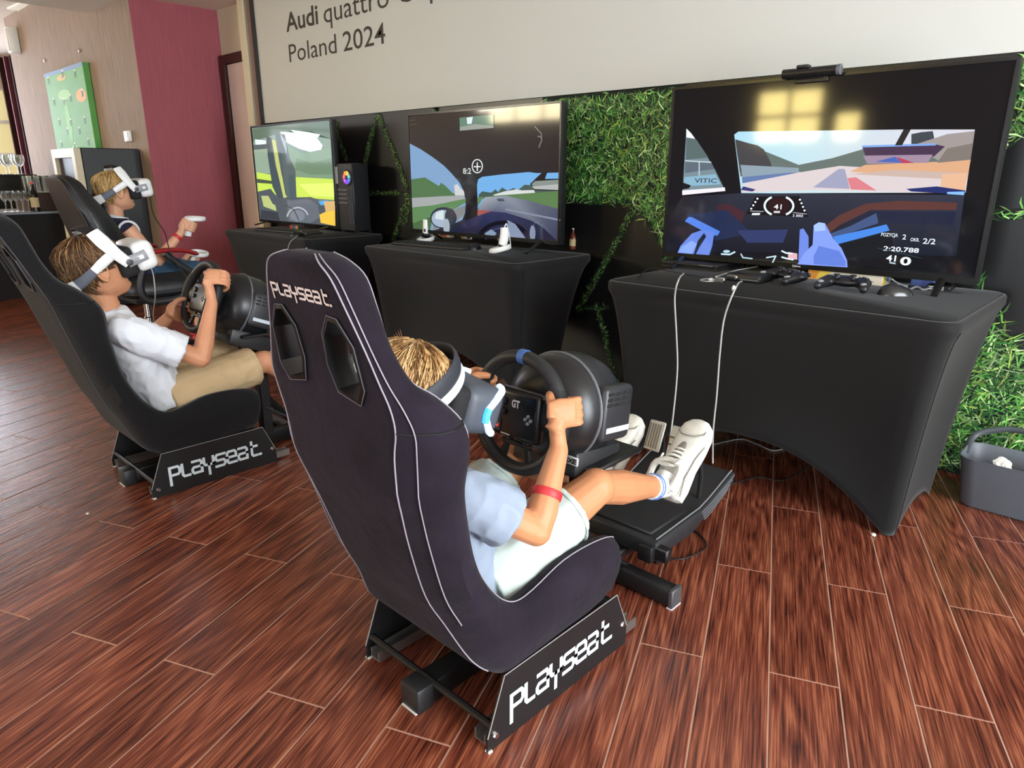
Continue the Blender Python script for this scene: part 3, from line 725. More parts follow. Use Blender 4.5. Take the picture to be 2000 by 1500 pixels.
P3.p([(1588,366),(1638,330),(1650,330),(1660,369)], (150,152,178)); P3.p([(1655,348),(1672,346),(1712,372),(1662,370)], (205,120,128))
P3.p([(1690,322),(1830,316),(1896,312),(1891,340),(1700,338),(1660,335)], (208,160,124)); P3.p([(1690,338),(1750,332),(1892,338),(1888,352),(1660,340)], (190,168,158))
P3.p([(1780,262),(1800,258),(1822,256),(1826,276),(1780,284)], (60,66,72)); P3.p([(1782,284),(1850,262),(1904,256),(1897,304),(1840,318)], (150,142,140)); P3.p([(1850,290),(1900,280),(1896,312),(1830,318)], (120,112,106))
P3.p([(1684,286),(1828,282),(1846,286),(1824,306),(1690,304)], (66,48,72)); P3.p([(1686,304),(1822,302),(1812,318),(1694,320)], (150,130,150)); P3.p([(1710,316),(1748,306),(1762,318)], (70,96,170)); P3.p([(1750,306),(1786,318),(1762,319)], (170,60,90))
P3.p([(1684,284),(1828,280),(1828,284),(1684,288)], (120,160,220))
P3.p([(1748,284),(1765,253),(1779,253),(1762,284)], (40,36,36)); P3.p([(1840,340),(1891,338),(1884,378),(1836,374)], (216,172,140))
P3.p([(1770,369),(1830,364),(1886,372),(1884,380),(1780,374)], (28,40,100)); P3.p([(1850,375),(1884,374),(1883,381),(1850,379)], (130,180,235))
P3.p([(1447,371),(1452,364),(1476,370),(1470,374)], (50,50,110))
P3.p([(1341,251),(1350,260),(1372,290),(1396,330),(1417,373),(1333,381),(1337,320)], (112,132,140))
P3.p([(1341,251),(1350,260),(1358,271),(1341,268)], (226,236,240)); P3.p([(1341,270),(1360,272),(1384,308),(1340,312)], (84,100,100)); P3.p([(1339,316),(1390,318),(1396,330),(1338,338)], (88,100,112)); P3.line([(1339,314),(1389,317)], 2, (190,205,205)); P3.line([(1366,315),(1366,342)], 2, (180,200,205))
P3.p([(1337,346),(1398,340),(1408,360),(1336,364)], (128,168,190)); P3.text('VITIC', (1356,359), (1400,355), 9, (50,60,72)); P3.p([(1333,372),(1416,366),(1417,373),(1333,381)], (232,222,236)); P3.p([(1333,356),(1350,362),(1346,368),(1333,370)], (20,20,22))
P3.p([(1333,384),(1450,377),(1884,381),(1868,500),(1298,490),(1300,440)], ((34,30,36),(40,44,58),(46,50,66),(20,24,38),(14,16,28),(22,18,20)))
P3.p([(1400,400),(1425,398),(1455,414),(1450,434),(1410,440)], (64,34,44)); P3.p([(1340,420),(1420,410),(1470,455),(1400,470)], (30,40,72))
P3.p([(1590,458),(1640,420),(1690,398),(1760,392),(1870,396),(1868,410),(1700,410),(1640,440),(1600,470)], (86,50,46))
P3.p([(1640,440),(1700,412),(1868,414),(1862,440),(1730,436),(1716,424)], (28,34,56)); P3.p([(1606,462),(1660,442),(1712,416),(1716,436),(1620,468)], (62,80,122))
P3.p([(1628,462),(1700,446),(1732,438),(1738,450),(1632,478)], (66,128,216)); P3.p([(1640,478),(1738,452),(1752,500),(1660,510)], (12,18,24))
P3.p([(1345,424),(1352,424),(1407,452),(1402,460),(1390,460),(1338,432)], (78,122,214)); P3.p([(1440,450),(1540,448),(1530,474),(1460,474)], (44,54,96))
P3.p([(1476,384),(1562,383),(1580,424),(1458,418)], (13,10,16)); P3.p([(1506,386),(1538,386),(1544,402),(1534,418),(1510,418),(1500,402)], (38,14,18))
P3.arc((1524,402), 30, 125, 235, 4, (214,226,230), 14, 20); P3.arc((1519,402), 31, -55, 55, 4, (214,226,230), 14, 20)
P3.text('41', (1511,408), (1526,409), 10); P3.p([(1512,412),(1524,412),(1524,416),(1512,416)], (190,200,200))
for k in range(4):
    P3.oval((1480-k*4, 388+k*6.5), 2.2, 2, (225,230,235), 8); P3.oval((1563+k*3, 390+k*7), 2.2, 2, (225,230,235), 8)
P3.line([(1466,412),(1492,413)], 1.2, (180,180,190)); P3.line([(1550,415),(1576,418)], 1.2, (180,180,190)); P3.p([(1470,416),(1486,416),(1484,420),(1469,420)], (225,230,230)); P3.text('2 3003', (1548,423), (1568,424), 5)
P3.p([(1324,494),(1330,480),(1352,456),(1372,449),(1396,452),(1392,480),(1386,498)], (96,126,210)); P3.p([(1356,496),(1364,470),(1376,455),(1380,462),(1366,484),(1360,497)], (22,28,46)); P3.p([(1326,492),(1332,482),(1352,470),(1362,476),(1352,496)], (128,160,236))
P3.p([(1560,510),(1562,470),(1563,448),(1570,446),(1580,462),(1580,486),(1572,514)], (104,130,214)); P3.p([(1558,516),(1572,494),(1588,478),(1592,452),(1590,440),(1600,434),(1612,436),(1615,456),(1628,466),(1644,484),(1655,508),(1656,522)], (124,150,228)); P3.p([(1590,500),(1600,480),(1640,490),(1652,510),(1652,520),(1590,516)], (92,120,206)); P3.p([(1592,452),(1590,440),(1600,434),(1612,436),(1613,450)], (156,184,244))
P3.line([(1410,496),(1426,497),(1436,492)], 3, (190,220,235)); P3.oval((1420,491), 7, 3, (170,205,220), 8); P3.line([(1448,496),(1452,503),(1470,505)], 2.5, (170,200,215)); P3.line([(1498,503),(1516,500),(1510,512)], 2.5, (190,215,225)); P3.p([(1540,492),(1558,495),(1558,507),(1540,505)], (214,170,180)); P3.line([(1528,490),(1536,494),(1548,495)], 3, (210,230,240)); P3.line([(1528,502),(1538,505),(1550,507)], 3, (210,230,240))
P3.text('POZYCJA', (1721,460), (1753,464), 7); P3.text('2', (1762,467), (1769,468), 10); P3.text('OKR.', (1778,470), (1795,473), 7); P3.text('2/2', (1802,475), (1826,478), 11)
P3.text('2:20.788', (1725,489), (1794,494), 9, bold=0.02); P3.text('41', (1730,509), (1749,511), 12, bold=0.02); P3.text('0', (1757,516), (1778,519), 16, bold=0.03); P3.line([(1714,484),(1800,504)], 1.5, (40,60,70)); P3.p([(1738,511),(1750,513),(1750,516),(1738,514)], (170,190,200))
P3.m.build('picture', M_screen, t3, True, angle=None, recalc=False)

Y2 = 2.72
t2 = tv(Y2, ((798, 229), (1095, 198), (1089, 471), (807, 446)), 'middle_television', 'middle flat television showing a dark car interior with left side window', (0.10, 0.9))
P2_ = Pic(Y2, lambda x, y: (700+0.26*x, 180+0.26*y)); q = P2_
q.p([(372,186),(1520,66),(1500,1125),(408,1030)], ((58,50,42),(40,36,34),(24,24,34),(40,44,50)))
q.p([(385,385),(470,430),(560,490),(640,550),(700,610),(760,680),(795,750),(806,840),(800,910),(780,960),(690,1000),(560,1040),(412,1030)], (118,150,186))
q.p([(395,655),(480,672),(500,640),(520,690),(600,716),(620,680),(650,700),(655,745),(735,765),(740,790),(398,800)], (76,108,72)); q.p([(720,700),(745,690),(760,720),(790,740),(798,775),(725,775)], (190,190,190))
q.p([(398,795),(620,782),(785,775),(806,800),(700,830),(560,850),(402,868)], (150,154,154)); q.p([(402,866),(560,850),(806,800),(806,830),(700,890),(560,930),(410,1000)], (86,124,80)); q.p([(560,940),(806,850),(795,920),(740,970),(560,1040)], (120,124,124)); q.p([(410,985),(560,930),(540,1040),(412,1030)], (66,96,60))
q.oval((640,945), 100, 82, (38,44,60)); q.oval((632,950), 82, 66, (150,166,186)); q.p([(585,905),(640,885),(640,960),(575,950)], (196,206,208)); q.oval((690,935), 40, 62, (50,54,62))
q.p([(800,960),(820,830),(890,760),(900,930),(860,960)], (26,24,28))
q.p([(892,700),(900,655),(930,636),(1080,618),(1280,600),(1340,608),(1515,604),(1502,1125),(1100,1100),(900,930)], (106,162,212))
q.p([(905,770),(930,745),(1000,755),(1030,730),(1050,750),(1080,716),(1120,740),(1165,720),(1200,735),(1250,695),(1300,700),(1330,720),(1512,730),(1512,800),(905,800)], (66,84,78)); q.p([(1010,772),(1100,745),(1190,730),(1230,738),(1320,735),(1330,760),(1060,790)], (196,200,200))
q.p([(905,790),(1060,775),(1512,742),(1512,880),(1200,800)], (84,116,72)); q.p([(896,880),(950,790),(1110,778),(1300,820),(1512,880),(1504,1125),(1000,930),(896,925)], ((98,108,128),(150,156,164),(128,136,150),(90,96,112),(70,76,96),(44,50,78),(60,66,92),(100,106,120))[:8])
q.line([(1110,880),(1512,960)], 14, (120,130,146)); q.p([(1040,800),(1090,800),(1100,820),(1050,820)], (70,76,86)); q.p([(896,885),(1010,892),(1000,905),(898,925)], (150,76,70)); q.p([(896,790),(940,785),(900,860)], (90,122,76))
q.p([(1290,690),(1320,662),(1390,652),(1512,650),(1512,742),(1320,736)], (30,32,34)); q.p([(1302,690),(1330,668),(1512,658),(1512,735),(1325,728)], (124,134,128)); q.p([(1320,660),(1400,660),(1420,605),(1380,605)], (30,26,28)); q.p([(1302,710),(1512,690),(1512,735),(1325,728)], (164,168,166))
q.p([(690,1045),(760,990),(880,935),(1000,895),(1110,905),(1300,965),(1380,1010),(1504,1125)], ((26,30,52),(30,34,60),(38,44,78),(44,50,88),(40,46,80),(30,36,66),(26,30,56),(20,22,42)))
q.arc((1090,1130), 190, 200, 330, 30, (18,18,28), 18, 150); q.arc((1085,1130), 130, 195, 345, 12, (52,62,96), 18, 110); q.p([(950,1060),(1000,1030),(1040,1060),(1020,1085),(960,1085)], (120,140,160)); q.p([(1120,960),(1180,990),(1260,1100),(1140,1090)], (120,134,160)); q.oval((1310,1060), 22, 60, (120,130,150)); q.oval((664,1010), 24, 60, (150,162,172))
q.p([(762,192),(1018,168),(1018,268),(764,290)], (92,122,106)); q.p([(815,192),(862,185),(852,238),(820,240)], (206,216,220)); q.p([(764,262),(880,240),(1018,256),(1018,268),(764,290)], (140,146,140))
q.arc((895,556), 38, 0, 360, 7, (214,220,220), 24, 50); q.line([(895,530),(895,590)], 8, (214,220,220)); q.line([(872,560),(918,560)], 8, (214,220,220)); q.text('8:2', (786,614), (846,612), 44, (200,205,200)); q.line([(385,215),(430,210)], 5, (80,76,70)); q.line([(388,245),(440,240)], 5, (80,76,70))
q.line([(1330,260),(1375,310),(1380,360),(1358,415)], 9, (110,108,104)); q.line([(1350,330),(1372,340)], 6, (140,138,134))
P2_.m.build('picture', M_screen, t2, True, angle=None, recalc=False)

Y1 = 2.72
t1 = tv(Y1, ((492, 250), (647, 234), (655, 441), (507, 428)), 'far_television', 'farthest flat television showing a bright green golf course seen from a buggy', (0.12, 0.9))
P1 = Pic(Y1, lambda x, y: (400+0.23*x, 180+0.23*y)); q = P1
q.p([(400,306),(1072,236),(1108,1136),(468,1078)], ((126,150,146),(112,140,120),(120,124,96),(92,102,104)))
q.p([(405,310),(640,282),(1072,240),(1078,400),(900,330),(690,330),(560,370),(410,420)], (76,100,84)); q.p([(640,335),(740,345),(860,360),(960,400),(1000,450),(985,500),(900,510),(800,480),(700,430)], (216,226,240)); q.p([(730,320),(880,340),(980,360),(950,400),(800,380)], (228,234,244)); q.p([(425,400),(520,410),(520,450),(432,445)], (214,224,234))
q.p([(700,460),(830,520),(980,490),(1080,470),(1092,745),(900,740),(770,720)], (112,142,116)); q.p([(780,560),(900,600),(1085,560),(1090,700),(900,700),(770,660)], (98,126,102)); q.p([(415,490),(530,480),(560,690),(440,690)], (140,160,140))
q.p([(440,680),(560,700),(760,720),(1092,738),(1100,915),(900,900),(760,890),(452,850)], (190,216,84)); q.p([(800,780),(1094,770),(1100,890),(900,880)], (212,232,110)); q.p([(440,735),(580,755),(590,780),(445,770)], (70,80,64))
q.p([(595,345),(680,360),(720,560),(770,660),(780,900),(690,900),(640,620)], (74,88,92)); q.p([(640,345),(690,420),(700,540),(650,400)], (150,166,176)); q.p([(525,370),(565,390),(600,620),(690,910),(640,940),(575,800),(535,540)], (66,78,84)); q.p([(570,400),(600,410),(680,860),(700,890),(670,900),(610,640)], (186,190,110))
q.p([(412,450),(530,440),(530,480),(418,490)], (70,84,90))
q.p([(450,845),(560,820),(620,900),(760,910),(900,890),(1010,930),(1108,960),(1108,1136),(468,1078)], (78,84,90)); q.p([(480,880),(540,880),(560,940),(600,960),(610,1010),(500,970)], (176,186,120)); q.p([(700,920),(880,905),(960,960),(980,1060),(900,1110),(720,1090)], (98,104,112)); q.arc((790,1070), 90, 190, 340, 12, (170,176,184), 12, 90); q.oval((790,1050), 60, 50, (120,126,136)); q.line([(690,960),(760,1000),(800,1090)], 6, (40,46,52))
q.p([(965,925),(1050,920),(1055,955),(985,960)], (78,160,220)); q.p([(975,1040),(1060,1000),(1106,960),(1110,1136),(985,1110)], (226,186,70)); q.p([(1010,930),(1104,925),(1108,1000),(1030,1020)], (206,170,110)); q.p([(480,1000),(620,1020),(640,1090),(475,1075)], (54,58,64))
P1.m.build('picture', M_screen, t1, True, angle=None, recalc=False)
# ================================================================== RACING COCKPITS
ST = [ # rear(y,z) crest(y,z) rear half-width, outer half-width, pad depth
 (1.172,.195, 1.185,.262, .165,.195,.62),(1.155,.165, 1.168,.305, .19,.218,.52),(1.08,.158, 1.09,.328, .20,.225,.42),(.97,.155, .98,.33, .20,.226,.40),
 (.87,.152, .885,.306, .20,.226,.40),(.80,.155, .835,.302, .20,.226,.41),(.765,.17, .798,.322, .185,.226,.43),(.735,.205, .765,.36, .165,.225,.45),
 (.697,.289, .737,.41, .138,.222,.48),(.66,.365, .715,.47, .130,.222,.50),(.62,.49, .702,.54, .140,.224,.50),(.59,.585, .692,.61, .158,.230,.50),
 (.565,.67, .688,.675, .165,.236,.50),(.55,.72, .668,.718, .178,.232,.52),(.535,.76, .625,.762, .178,.210,.55),(.52,.80, .588,.79, .163,.183,.55),
 (.502,.85, .562,.84, .142,.153,.55),(.478,.91, .545,.90, .116,.127,.65),(.46,.955, .53,.95, .095,.105,.85),(.452,.977, .512,.975, .072,.080,.92),(.462,.988, .498,.988, .042,.047,.95)]
def cockpit(name, label, cx, cy, lean, fabric, pip, wheel_y, post_z, two_lines):
    def LN(y, z): return (y-0.982)+(lean*(z-0.60)/0.38 if z > 0.60 else 0)
    t = thing(name, label, 'racing seat', (cx, cy, 0), 0, 'racing cockpits')
    st = spline(ST, 4); secs = []; seam = []; seam2 = []; crest = []
    for (ry, rz, cy_, cz, wr, wo, dc) in st:
        R = V((0, LN(ry, rz), rz)); C = V((0, LN(cy_, cz), cz)); d = C-R; k = min(1.0, wo/0.2)
        hp = [(0, 0), (wr*.5, 0), (wr*.88, 0.0), (wr, .02), (wr+(wo-wr)*.5, .16), (wo-.003, .45), (wo, .68), (wo-.010*k, .90), (wo-.028*k, 1.0), (wo-.048*k, .985), (wo-.068*k, .86), (wo-.084*k, dc+.22*(1-dc)), (wo-.112*k, dc), ((wo-.112*k)*.5, dc*.94), (0, dc*.92)]
        ring = [V((x, 0, 0))+R+d*q for x, q in hp]; mir = [V((-x, 0, 0))+R+d*q for x, q in hp[1:-1]]
        secs.append(ring+mir[::-1]); seam.append((wr+.002, R+d*0.02)); seam2.append((wr+(wo-wr)*.5+.0025, R+d*0.155)); crest.append((wo-.028*k, C+d*0.01))
    m = MB(); m.rings(secs, True, True); me = m.mesh('seat_shell')
    cut = []
    hp = [(.046,.858),(.070,.888),(.092,.886),(.118,.850),(.123,.786),(.106,.760),(.055,.770),(.042,.81)]
    Q = Matrix(((1,0,0,0),(0,0,1,0),(0,1,0,0),(0,0,0,1)))
    for s in (1, -1):
        c = MB(); c.prism([(s*x, z) for x, z in hp], -0.7, -0.2, Q); cut.append(c)
    me = boolean_cut(me, cut)
    me.materials.clear(); link('seat_shell', me, fabric, t, angle=50)
    def rear_y(z, x=0):
        for i in range(len(st)-1):
            if st[i][1] <= z <= st[i+1][1] and i > 24: return LN(st[i][0]+(st[i+1][0]-st[i][0])*(z-st[i][1])/(st[i+1][1]-st[i][1]), z)
        return LN(.5, z)
    for s in (1, -1):
        f0 = 6*4; pm = MB()
        pm.tube([V((s*w, p.y, p.z)) for w, p in seam[f0:]], 0.0014, 6)
        if two_lines: pm.tube([V((s*w, p.y, p.z)) for w, p in seam2[f0+8:]], 0.0012, 6)
        pm.tube([V((s*w, p.y, p.z)) for w, p in crest[2:]], 0.0013, 6)
        pm.build('piping', pip, t)
        # shoulder panel seam
        i = 13*4; sec = secs[i]; idx = range(3, 9) if s > 0 else range(len(sec)-8, len(sec)-2)
        pts = [sec[j]+V((s*0.001, 0, 0)) for j in idx]
        MB().tube(pts, 0.0018, 6).build('seam', mat('seam_black', (10, 10, 11), 0.7), t)
        # vent lining
        ring = []
        vm = MB(); outer = [(s*(.084+(x-.084)*1.16), .826+(z-.826)*1.13) for x, z in hp]
        r1 = [V((x, rear_y(z)-0.004, z)) for x, z in outer]; r2 = [V((s*x, rear_y(z)-0.0065, z)) for x, z in hp]
        r3 = [V((s*x*1.0-(s*x-s*.084)*0.04, rear_y(z)+0.035, z-(z-.826)*0.04)) for x, z in hp]; r4 = [V((x, rear_y(z)+0.001, z)) for x, z in outer]
        vm.rings([r4, r1, r2, r3], True, False); vo = vm.build('vent_lining', mat('vent_lining_black', (18, 18, 19), 0.35), t, angle=30)
        MB().tube([p+V((0, -0.001, 0)) for p in r1], 0.0010, 6, closed=True).build('vent_piping', mat('vent_piping_grey', (92, 88, 96), 0.6), vo)
    # embroidered wordmark across the headrest
    wl = 0.178
    wordmark(lambda u, w: V((-wl/2+u, rear_y(.914+w)-0.0035, .914+w)), wl, 0.0175, 0.0040).build('wordmark', mat('embroidery', (222, 208, 204), 0.7), t, angle=None, recalc=False)
    # steel base: side plates with lettering
    M_plate = mat('plate_black', (24, 24, 26), 0.42, noise_amt=0.15, noise_scale=9)
    for s in (1, -1):
        p = [(-.238, 0), (-.238, .035), (-.19, .158), (.19, .158), (.238, .05), (.238, 0)]
        X = Matrix(((0, 0, 1, 0), (1, 0, 0, 0), (0, 1, 0, 0), (0, 0, 0, 1)))
        m = MB(); m.prism(p, s*.204-.002, s*.204+.002, X); o = m.build('side_plate', M_plate, t, angle=30)
        MB().tube([V((s*.2065, a[0], a[1])) for a in (p[1], p[2], p[3], p[4])], 0.0013, 5).build('edge_wear', mat('bare_edge', (150, 146, 142), 0.5), o)
        if s > 0: fn = lambda u, w: V((.2064, -.17+u, .052+w))
        else: fn = lambda u, w: V((-.2064, .17-u, .052+w))
        wordmark(fn, 0.345, 0.045, 0.0098).build('wordmark', mat('plate_lettering', (214, 228, 234), 0.5), o, angle=None, recalc=False)
        for yy, zz in ((-.215, .03), (.222, .06)):
            MB().lathe([(0.0, 0.004), (0.006, 0.004), (0.008, 0.0), (0.0, 0.0)], 8, Matrix.Translation((s*.206, yy, zz)) @ Matrix.Rotation(s*math.pi/2, 4, 'Y')).build('bolt', M_chrome, o)
        MB().box((s*.204-.006, -.238, 0.0), (s*.204+.006, -.228, 0.004)).build('foot_tip', mat('white_foot', (222, 222, 218), 0.5), o, angle=None)
        # slide rail along the floor inside the plate
        r = MB(); x0 = s*.178; r.box((x0-.016, -.232, .008), (x0+.016, .30, .012)); r.box((x0-.016, -.232, .012), (x0-.012, .30, .034)); r.box((x0+.012, -.232, .012), (x0+.016, .30, .034))
        r.build('slide_rail', M_steel, t, angle=None)
    m = MB(); m.tube([(-.203, -.222, .055), (.203, -.222, .055)], 0.008, 8); m.build('crossbar', M_black, t)
    m = MB(); m.tube([(-.203, .205, .12), (.203, .205, .12)], 0.008, 8); m.build('crossbar', M_black, t)
    m = MB(); m.rbox((-.2, -.15, .135), (.2, .17, .153), 0.003, 1); m.build('seat_bracket', M_blackm, t)
    # centre tube, front foot, wheel post
    m = MB(); m.rbox((-.027, -.262, .004), (.027, .46, .058), 0.006, 2); o = m.build('centre_tube', M_black, t)
    MB().rbox((-.031, -.272, .0), (.031, -.225, .062), 0.007, 2).build('end_cap', M_dark, o); MB().box((-.024, -.274, .001), (.024, -.262, .004)).build('pad', mat('white_foot', (222, 222, 218), 0.5), o, angle=None)
    m = MB(); m.rbox((-.212, .43, .005), (.212, .475, .055), 0.006, 2); o = m.build('front_foot', M_black, t)
    for s in (1, -1):
        MB().rbox((s*.214-.007, .428, .003), (s*.214+.007, .477, .057), 0.003, 1).build('end_cap', mat('end_cap_grey', (70, 70, 72), 0.4), o)
        MB().box((s*.212-.008, .43, 0), (s*.212+.008, .475, .004)).build('pad', mat('white_foot', (222, 222, 218), 0.5), o, angle=None)
    yp = wheel_y+.20
    m = MB(); m.rbox((-.022, yp-.02, .05), (.022, yp+.024, post_z), 0.004, 1); m.build('wheel_post', M_black, t)
    m = MB(); m.tube([(0, .44, .055), (0, yp+.02, .20)], 0.014, 8); m.tube([(.05, .47, .05), (.02, yp, .17)], 0.006, 6); m.build('brace', M_black, t)
    m = MB(); m.rbox((-.13, wheel_y+.085, post_z), (.13, wheel_y+.285, post_z+.012), 0.004, 1); m.rbox((-.03, yp-.03, post_z-.06), (.03, yp+.035, post_z+.002), 0.004, 1); m.build('wheel_plate', M_black, t)
    m = MB()
    for s in (1, -1): m.lathe([(0, 0), (.016, 0), (.018, .012), (.012, .028), (0, .03)], 12, Matrix.Translation((s*.023, yp, post_z-.035)) @ Matrix.Rotation(s*math.pi/2, 4, 'Y'))
    m.build('clamp_knob', M_dark, t)
    m = MB(); m.rbox((-.03, .42, .055), (.03, .60, .085), 0.005, 1); m.rbox((-.16, .49, .085), (.16, .52, .125), 0.004, 1)
    m.rbox((.075, .475, .075), (.12, .54, .125), 0.006, 2); m.lathe([(0, 0), (.014, 0), (.014, .012), (0, .014)], 10, Matrix.Translation((.12, .51, .098)) @ Matrix.Rotation(math.pi/2, 4, 'Y')); m.lathe([(0, 0), (.011, 0), (.011, .012), (0, .014)], 10, Matrix.Translation((.10, .53, .06)) @ Matrix.Rotation(math.pi/2, 4, 'Y'))
    m.build('pedal_bracket', M_black, t)
    return t
M_suede = mat('purple_black_suede', (32, 26, 36), 0.9, sheen=0.05, noise_amt=0.3, noise_scale=9, bump=0.5, bump_scale=26, spec=0.15)
M_fabric = mat('black_seat_fabric', (19, 19, 21), 0.85, sheen=0.12, noise_amt=0.1, noise_scale=12, bump=0.3, bump_scale=140, spec=0.2)
AX0, AY0 = -1.005, 1.011; BX0, BY0 = -2.665, 0.982
cockA = cockpit('racing_cockpit', 'nearest racing seat in purple-black suede with pale piping, seen from behind', AX0, AY0, 0.078, M_suede, mat('piping_pale', (150, 144, 154), 0.6), .10, .44, True)
cockB = cockpit('racing_cockpit', 'farther racing seat in black fabric, driven by the boy in the white T-shirt', BX0, BY0, 0.0, M_fabric, mat('piping_dark', (74, 74, 78), 0.6), .105, .495, False)

# ------------------------------------------------------------------ steering wheels
def wheel(name, label, loc, tilt, marker, big):
    t = thing(name, label, 'steering wheel', loc, 0, 'steering rigs')
    t.rotation_euler = (-tilt, 0, 0)
    M_rim = mat('rim_rubber', (30, 31, 33), 0.5); R = .128; r = .0165
    pts = [V((R*math.sin(a), 0, R*math.cos(a))) for a in [2*math.pi*k/72 for k in range(72)]]
    rad = [(r, r*0.92) for k in range(72)]
    MB().tube(pts, rad, 14, closed=True, xaxis=(0, 1, 0)).build('rim', M_rim, t)
    for s in (1, -1):   # thumb grips
        g = MB(); g.tube([V((s*R*math.sin(a)*0.985, -.003, R*math.cos(a)*0.985)) for a in [math.radians(x) for x in (48, 58, 70, 82, 94, 106, 116)]], [.012, .0172, .019, .0185, .019, .0172, .012], 12); g.build('grip', mat('grip_rubber', (24, 24, 26), 0.6), t)
    if marker:
        a = [math.radians(x) for x in (-4, -2, 0, 2, 4)]
        MB().tube([V((R*math.sin(x), 0, R*math.cos(x))) for x in a], r*1.03, 14, xaxis=(0, 1, 0)).build('centre_marker', mat('marker_blue', (62, 104, 170), 0.5), t)
    M_sp = mat('spoke_black', (20, 20, 22), 0.4)
    for sx in (1, -1):
        MB().loft_spoke = None
        m = MB(); m.tube([(sx*.035, .004, .006), (sx*.075, .004, .01), (sx*.118, .0, .004)], [(.008, .044), (.008, .036), (.008, .022)], 10, xaxis=(0, 1, 0)); m.build('spoke', M_sp, t)
    m = MB()
    for sx in (1, -1): m.tube([(sx*.012, .004, -.03), (sx*.03, .004, -.075), (sx*.04, .001, -.118)], [(.006, .014), (.006, .009), (.007, .011)], 10, xaxis=(0, 1, 0))
    m.rbox((-.045, -.002, -.079), (.045, .008, -.066), .003, 1); m.build('lower_spoke', M_sp, t)
    m = MB(); m.rbox((-.07, -.012, -.062), (.07, .022, .054), .014, 3); m.tube([(0, .012, 0), (0, .09, 0)], [.042, .05], 20); m.build('hub', mat('hub_black', (16, 16, 18), 0.3), t)
    k = MB()
    for dx, dz in ((.008, 0), (-.008, 0), (0, .008), (0, -.008)):
        k.lathe([(0, 0), (.0042, 0), (.0036, .004), (0, .0045)], 8, Matrix.Translation((.04+dx, -.012, -.006+dz)) @ Matrix.Rotation(math.pi/2, 4, 'X'))
    k.build('buttons', mat('button_grey', (150, 152, 156), 0.4), t)
    k = MB(); k.lathe([(0, 0), (.011, 0), (.011, .005), (.005, .006), (0, .006)], 14, Matrix.Translation((-.04, -.012, .022)) @ Matrix.Rotation(math.pi/2, 4, 'X')); k.lathe([(0, 0), (.009, 0), (.009, .006), (0, .007)], 12, Matrix.Translation((-.038, -.012, -.002)) @ Matrix.Rotation(math.pi/2, 4, 'X')); k.build('dial', M_dark, t)
    if big:
        k = MB(); text_to(k, 'GT', (-.012, -.0135, .014), (.012, -.0135, .014), .017, bold=0.04); k.build('emblem', mat('emblem_white', (220, 222, 226), 0.5), t, angle=None, recalc=False)
        k = MB(); k.rbox((-.062, -.015, -.05), (-.042, -.0115, -.022), .002, 1); k.build('mode_button_plate', mat('button_plate', (70, 66, 70), 0.4), t)
        k = MB(); k.lathe([(0, 0), (.006, 0), (.005, .003), (0, .0035)], 12, Matrix.Translation((-.052, -.0148, -.036)) @ Matrix.Rotation(math.pi/2, 4, 'X')); k.build('mode_button', mat('red_led', (235, 70, 60), 0.4, emit=0.7), t)
        k = MB(); k.box((-.04, -.0125, -.0545), (-.012, -.0118, -.0515)); k.build('badge_stripe', mat('badge_white', (190, 194, 196), 0.5), t, angle=None)
    for s in (1, -1):
        m = MB(); m.tube([(s*.05, .030, .005), (s*.085, .034, .03), (s*.10, .036, .052)], [(.0025, .016), (.0025, .02), (.0025, .012)], 8, xaxis=(0, 1, 0)); m.build('shift_paddle', mat('paddle_steel', (120, 122, 126), 0.3, metal=0.8), t)
    # wheel base: rounded motor housing lying behind the rim
    m = MB(); Q = Matrix.Rotation(-math.pi/2, 4, 'X')
    m.lathe([(0, .055), (.06, .055), (.085, .062), (.115, .085), (.127, .115), (.130, .15), (.128, .20), (.115, .24), (.07, .255), (0, .255)], 40, Q)
    o = m.build('motor_housing', mat('housing_black', (26, 27, 29), 0.35), t)
    MB().tube([V((.129*math.sin(a), .135, .129*math.cos(a))) for a in [2*math.pi*i/48 for i in range(48)]], .004, 8, closed=True).build('seam_ring', M_grey, o)
    MB().rbox((-.1, .1, -.15), (.1, .28, -.085), .012, 2).build('mount_block', M_dark, t)
    # side pod with vent slots
    m = MB(); m.rbox((.096, .135, -.06), (.137, .25, .072), .014, 3); o2 = m.build('side_pod', mat('pod_black', (40, 41, 44), 0.4), t)
    m = MB()
    for i in range(4):
        for j in range(3): m.rbox((.136, .145+.025*i, .026+.013*j), (.1385, .164+.025*i, .033+.013*j), .001, 1)
    m.build('vent_slots', mat('slot_dark', (12, 12, 13), 0.6), o2)
    MB().box((.1365, .15, -.037), (.138, .24, -.024)).build('label_stripe', mat('stripe_pale', (190, 200, 210), 0.5), o2, angle=None)
    if big:
        m = MB(); m.rbox((.072, .088, -.112), (.112, .0935, -.092), .002, 1); p = m.build('plate', mat('badge_white', (190, 194, 196), 0.5), t)
        k = MB(); text_to(k, 'EXE', (.076, .0874, -.107), (.108, .0874, -.107), .011, bold=0.05); k.build('plate_lettering', M_blackm, p, angle=None, recalc=False)
    return t
wheelA = wheel('steering_rig', 'nearest black racing wheel with blue centre marker gripped by the fair-haired boy', (AX0, 1.080, .592), math.radians(7), True, True)
wheelB = wheel('steering_rig', 'black racing wheel gripped by the boy in the white T-shirt', (BX0, 1.087, .656), math.radians(22), False, False)

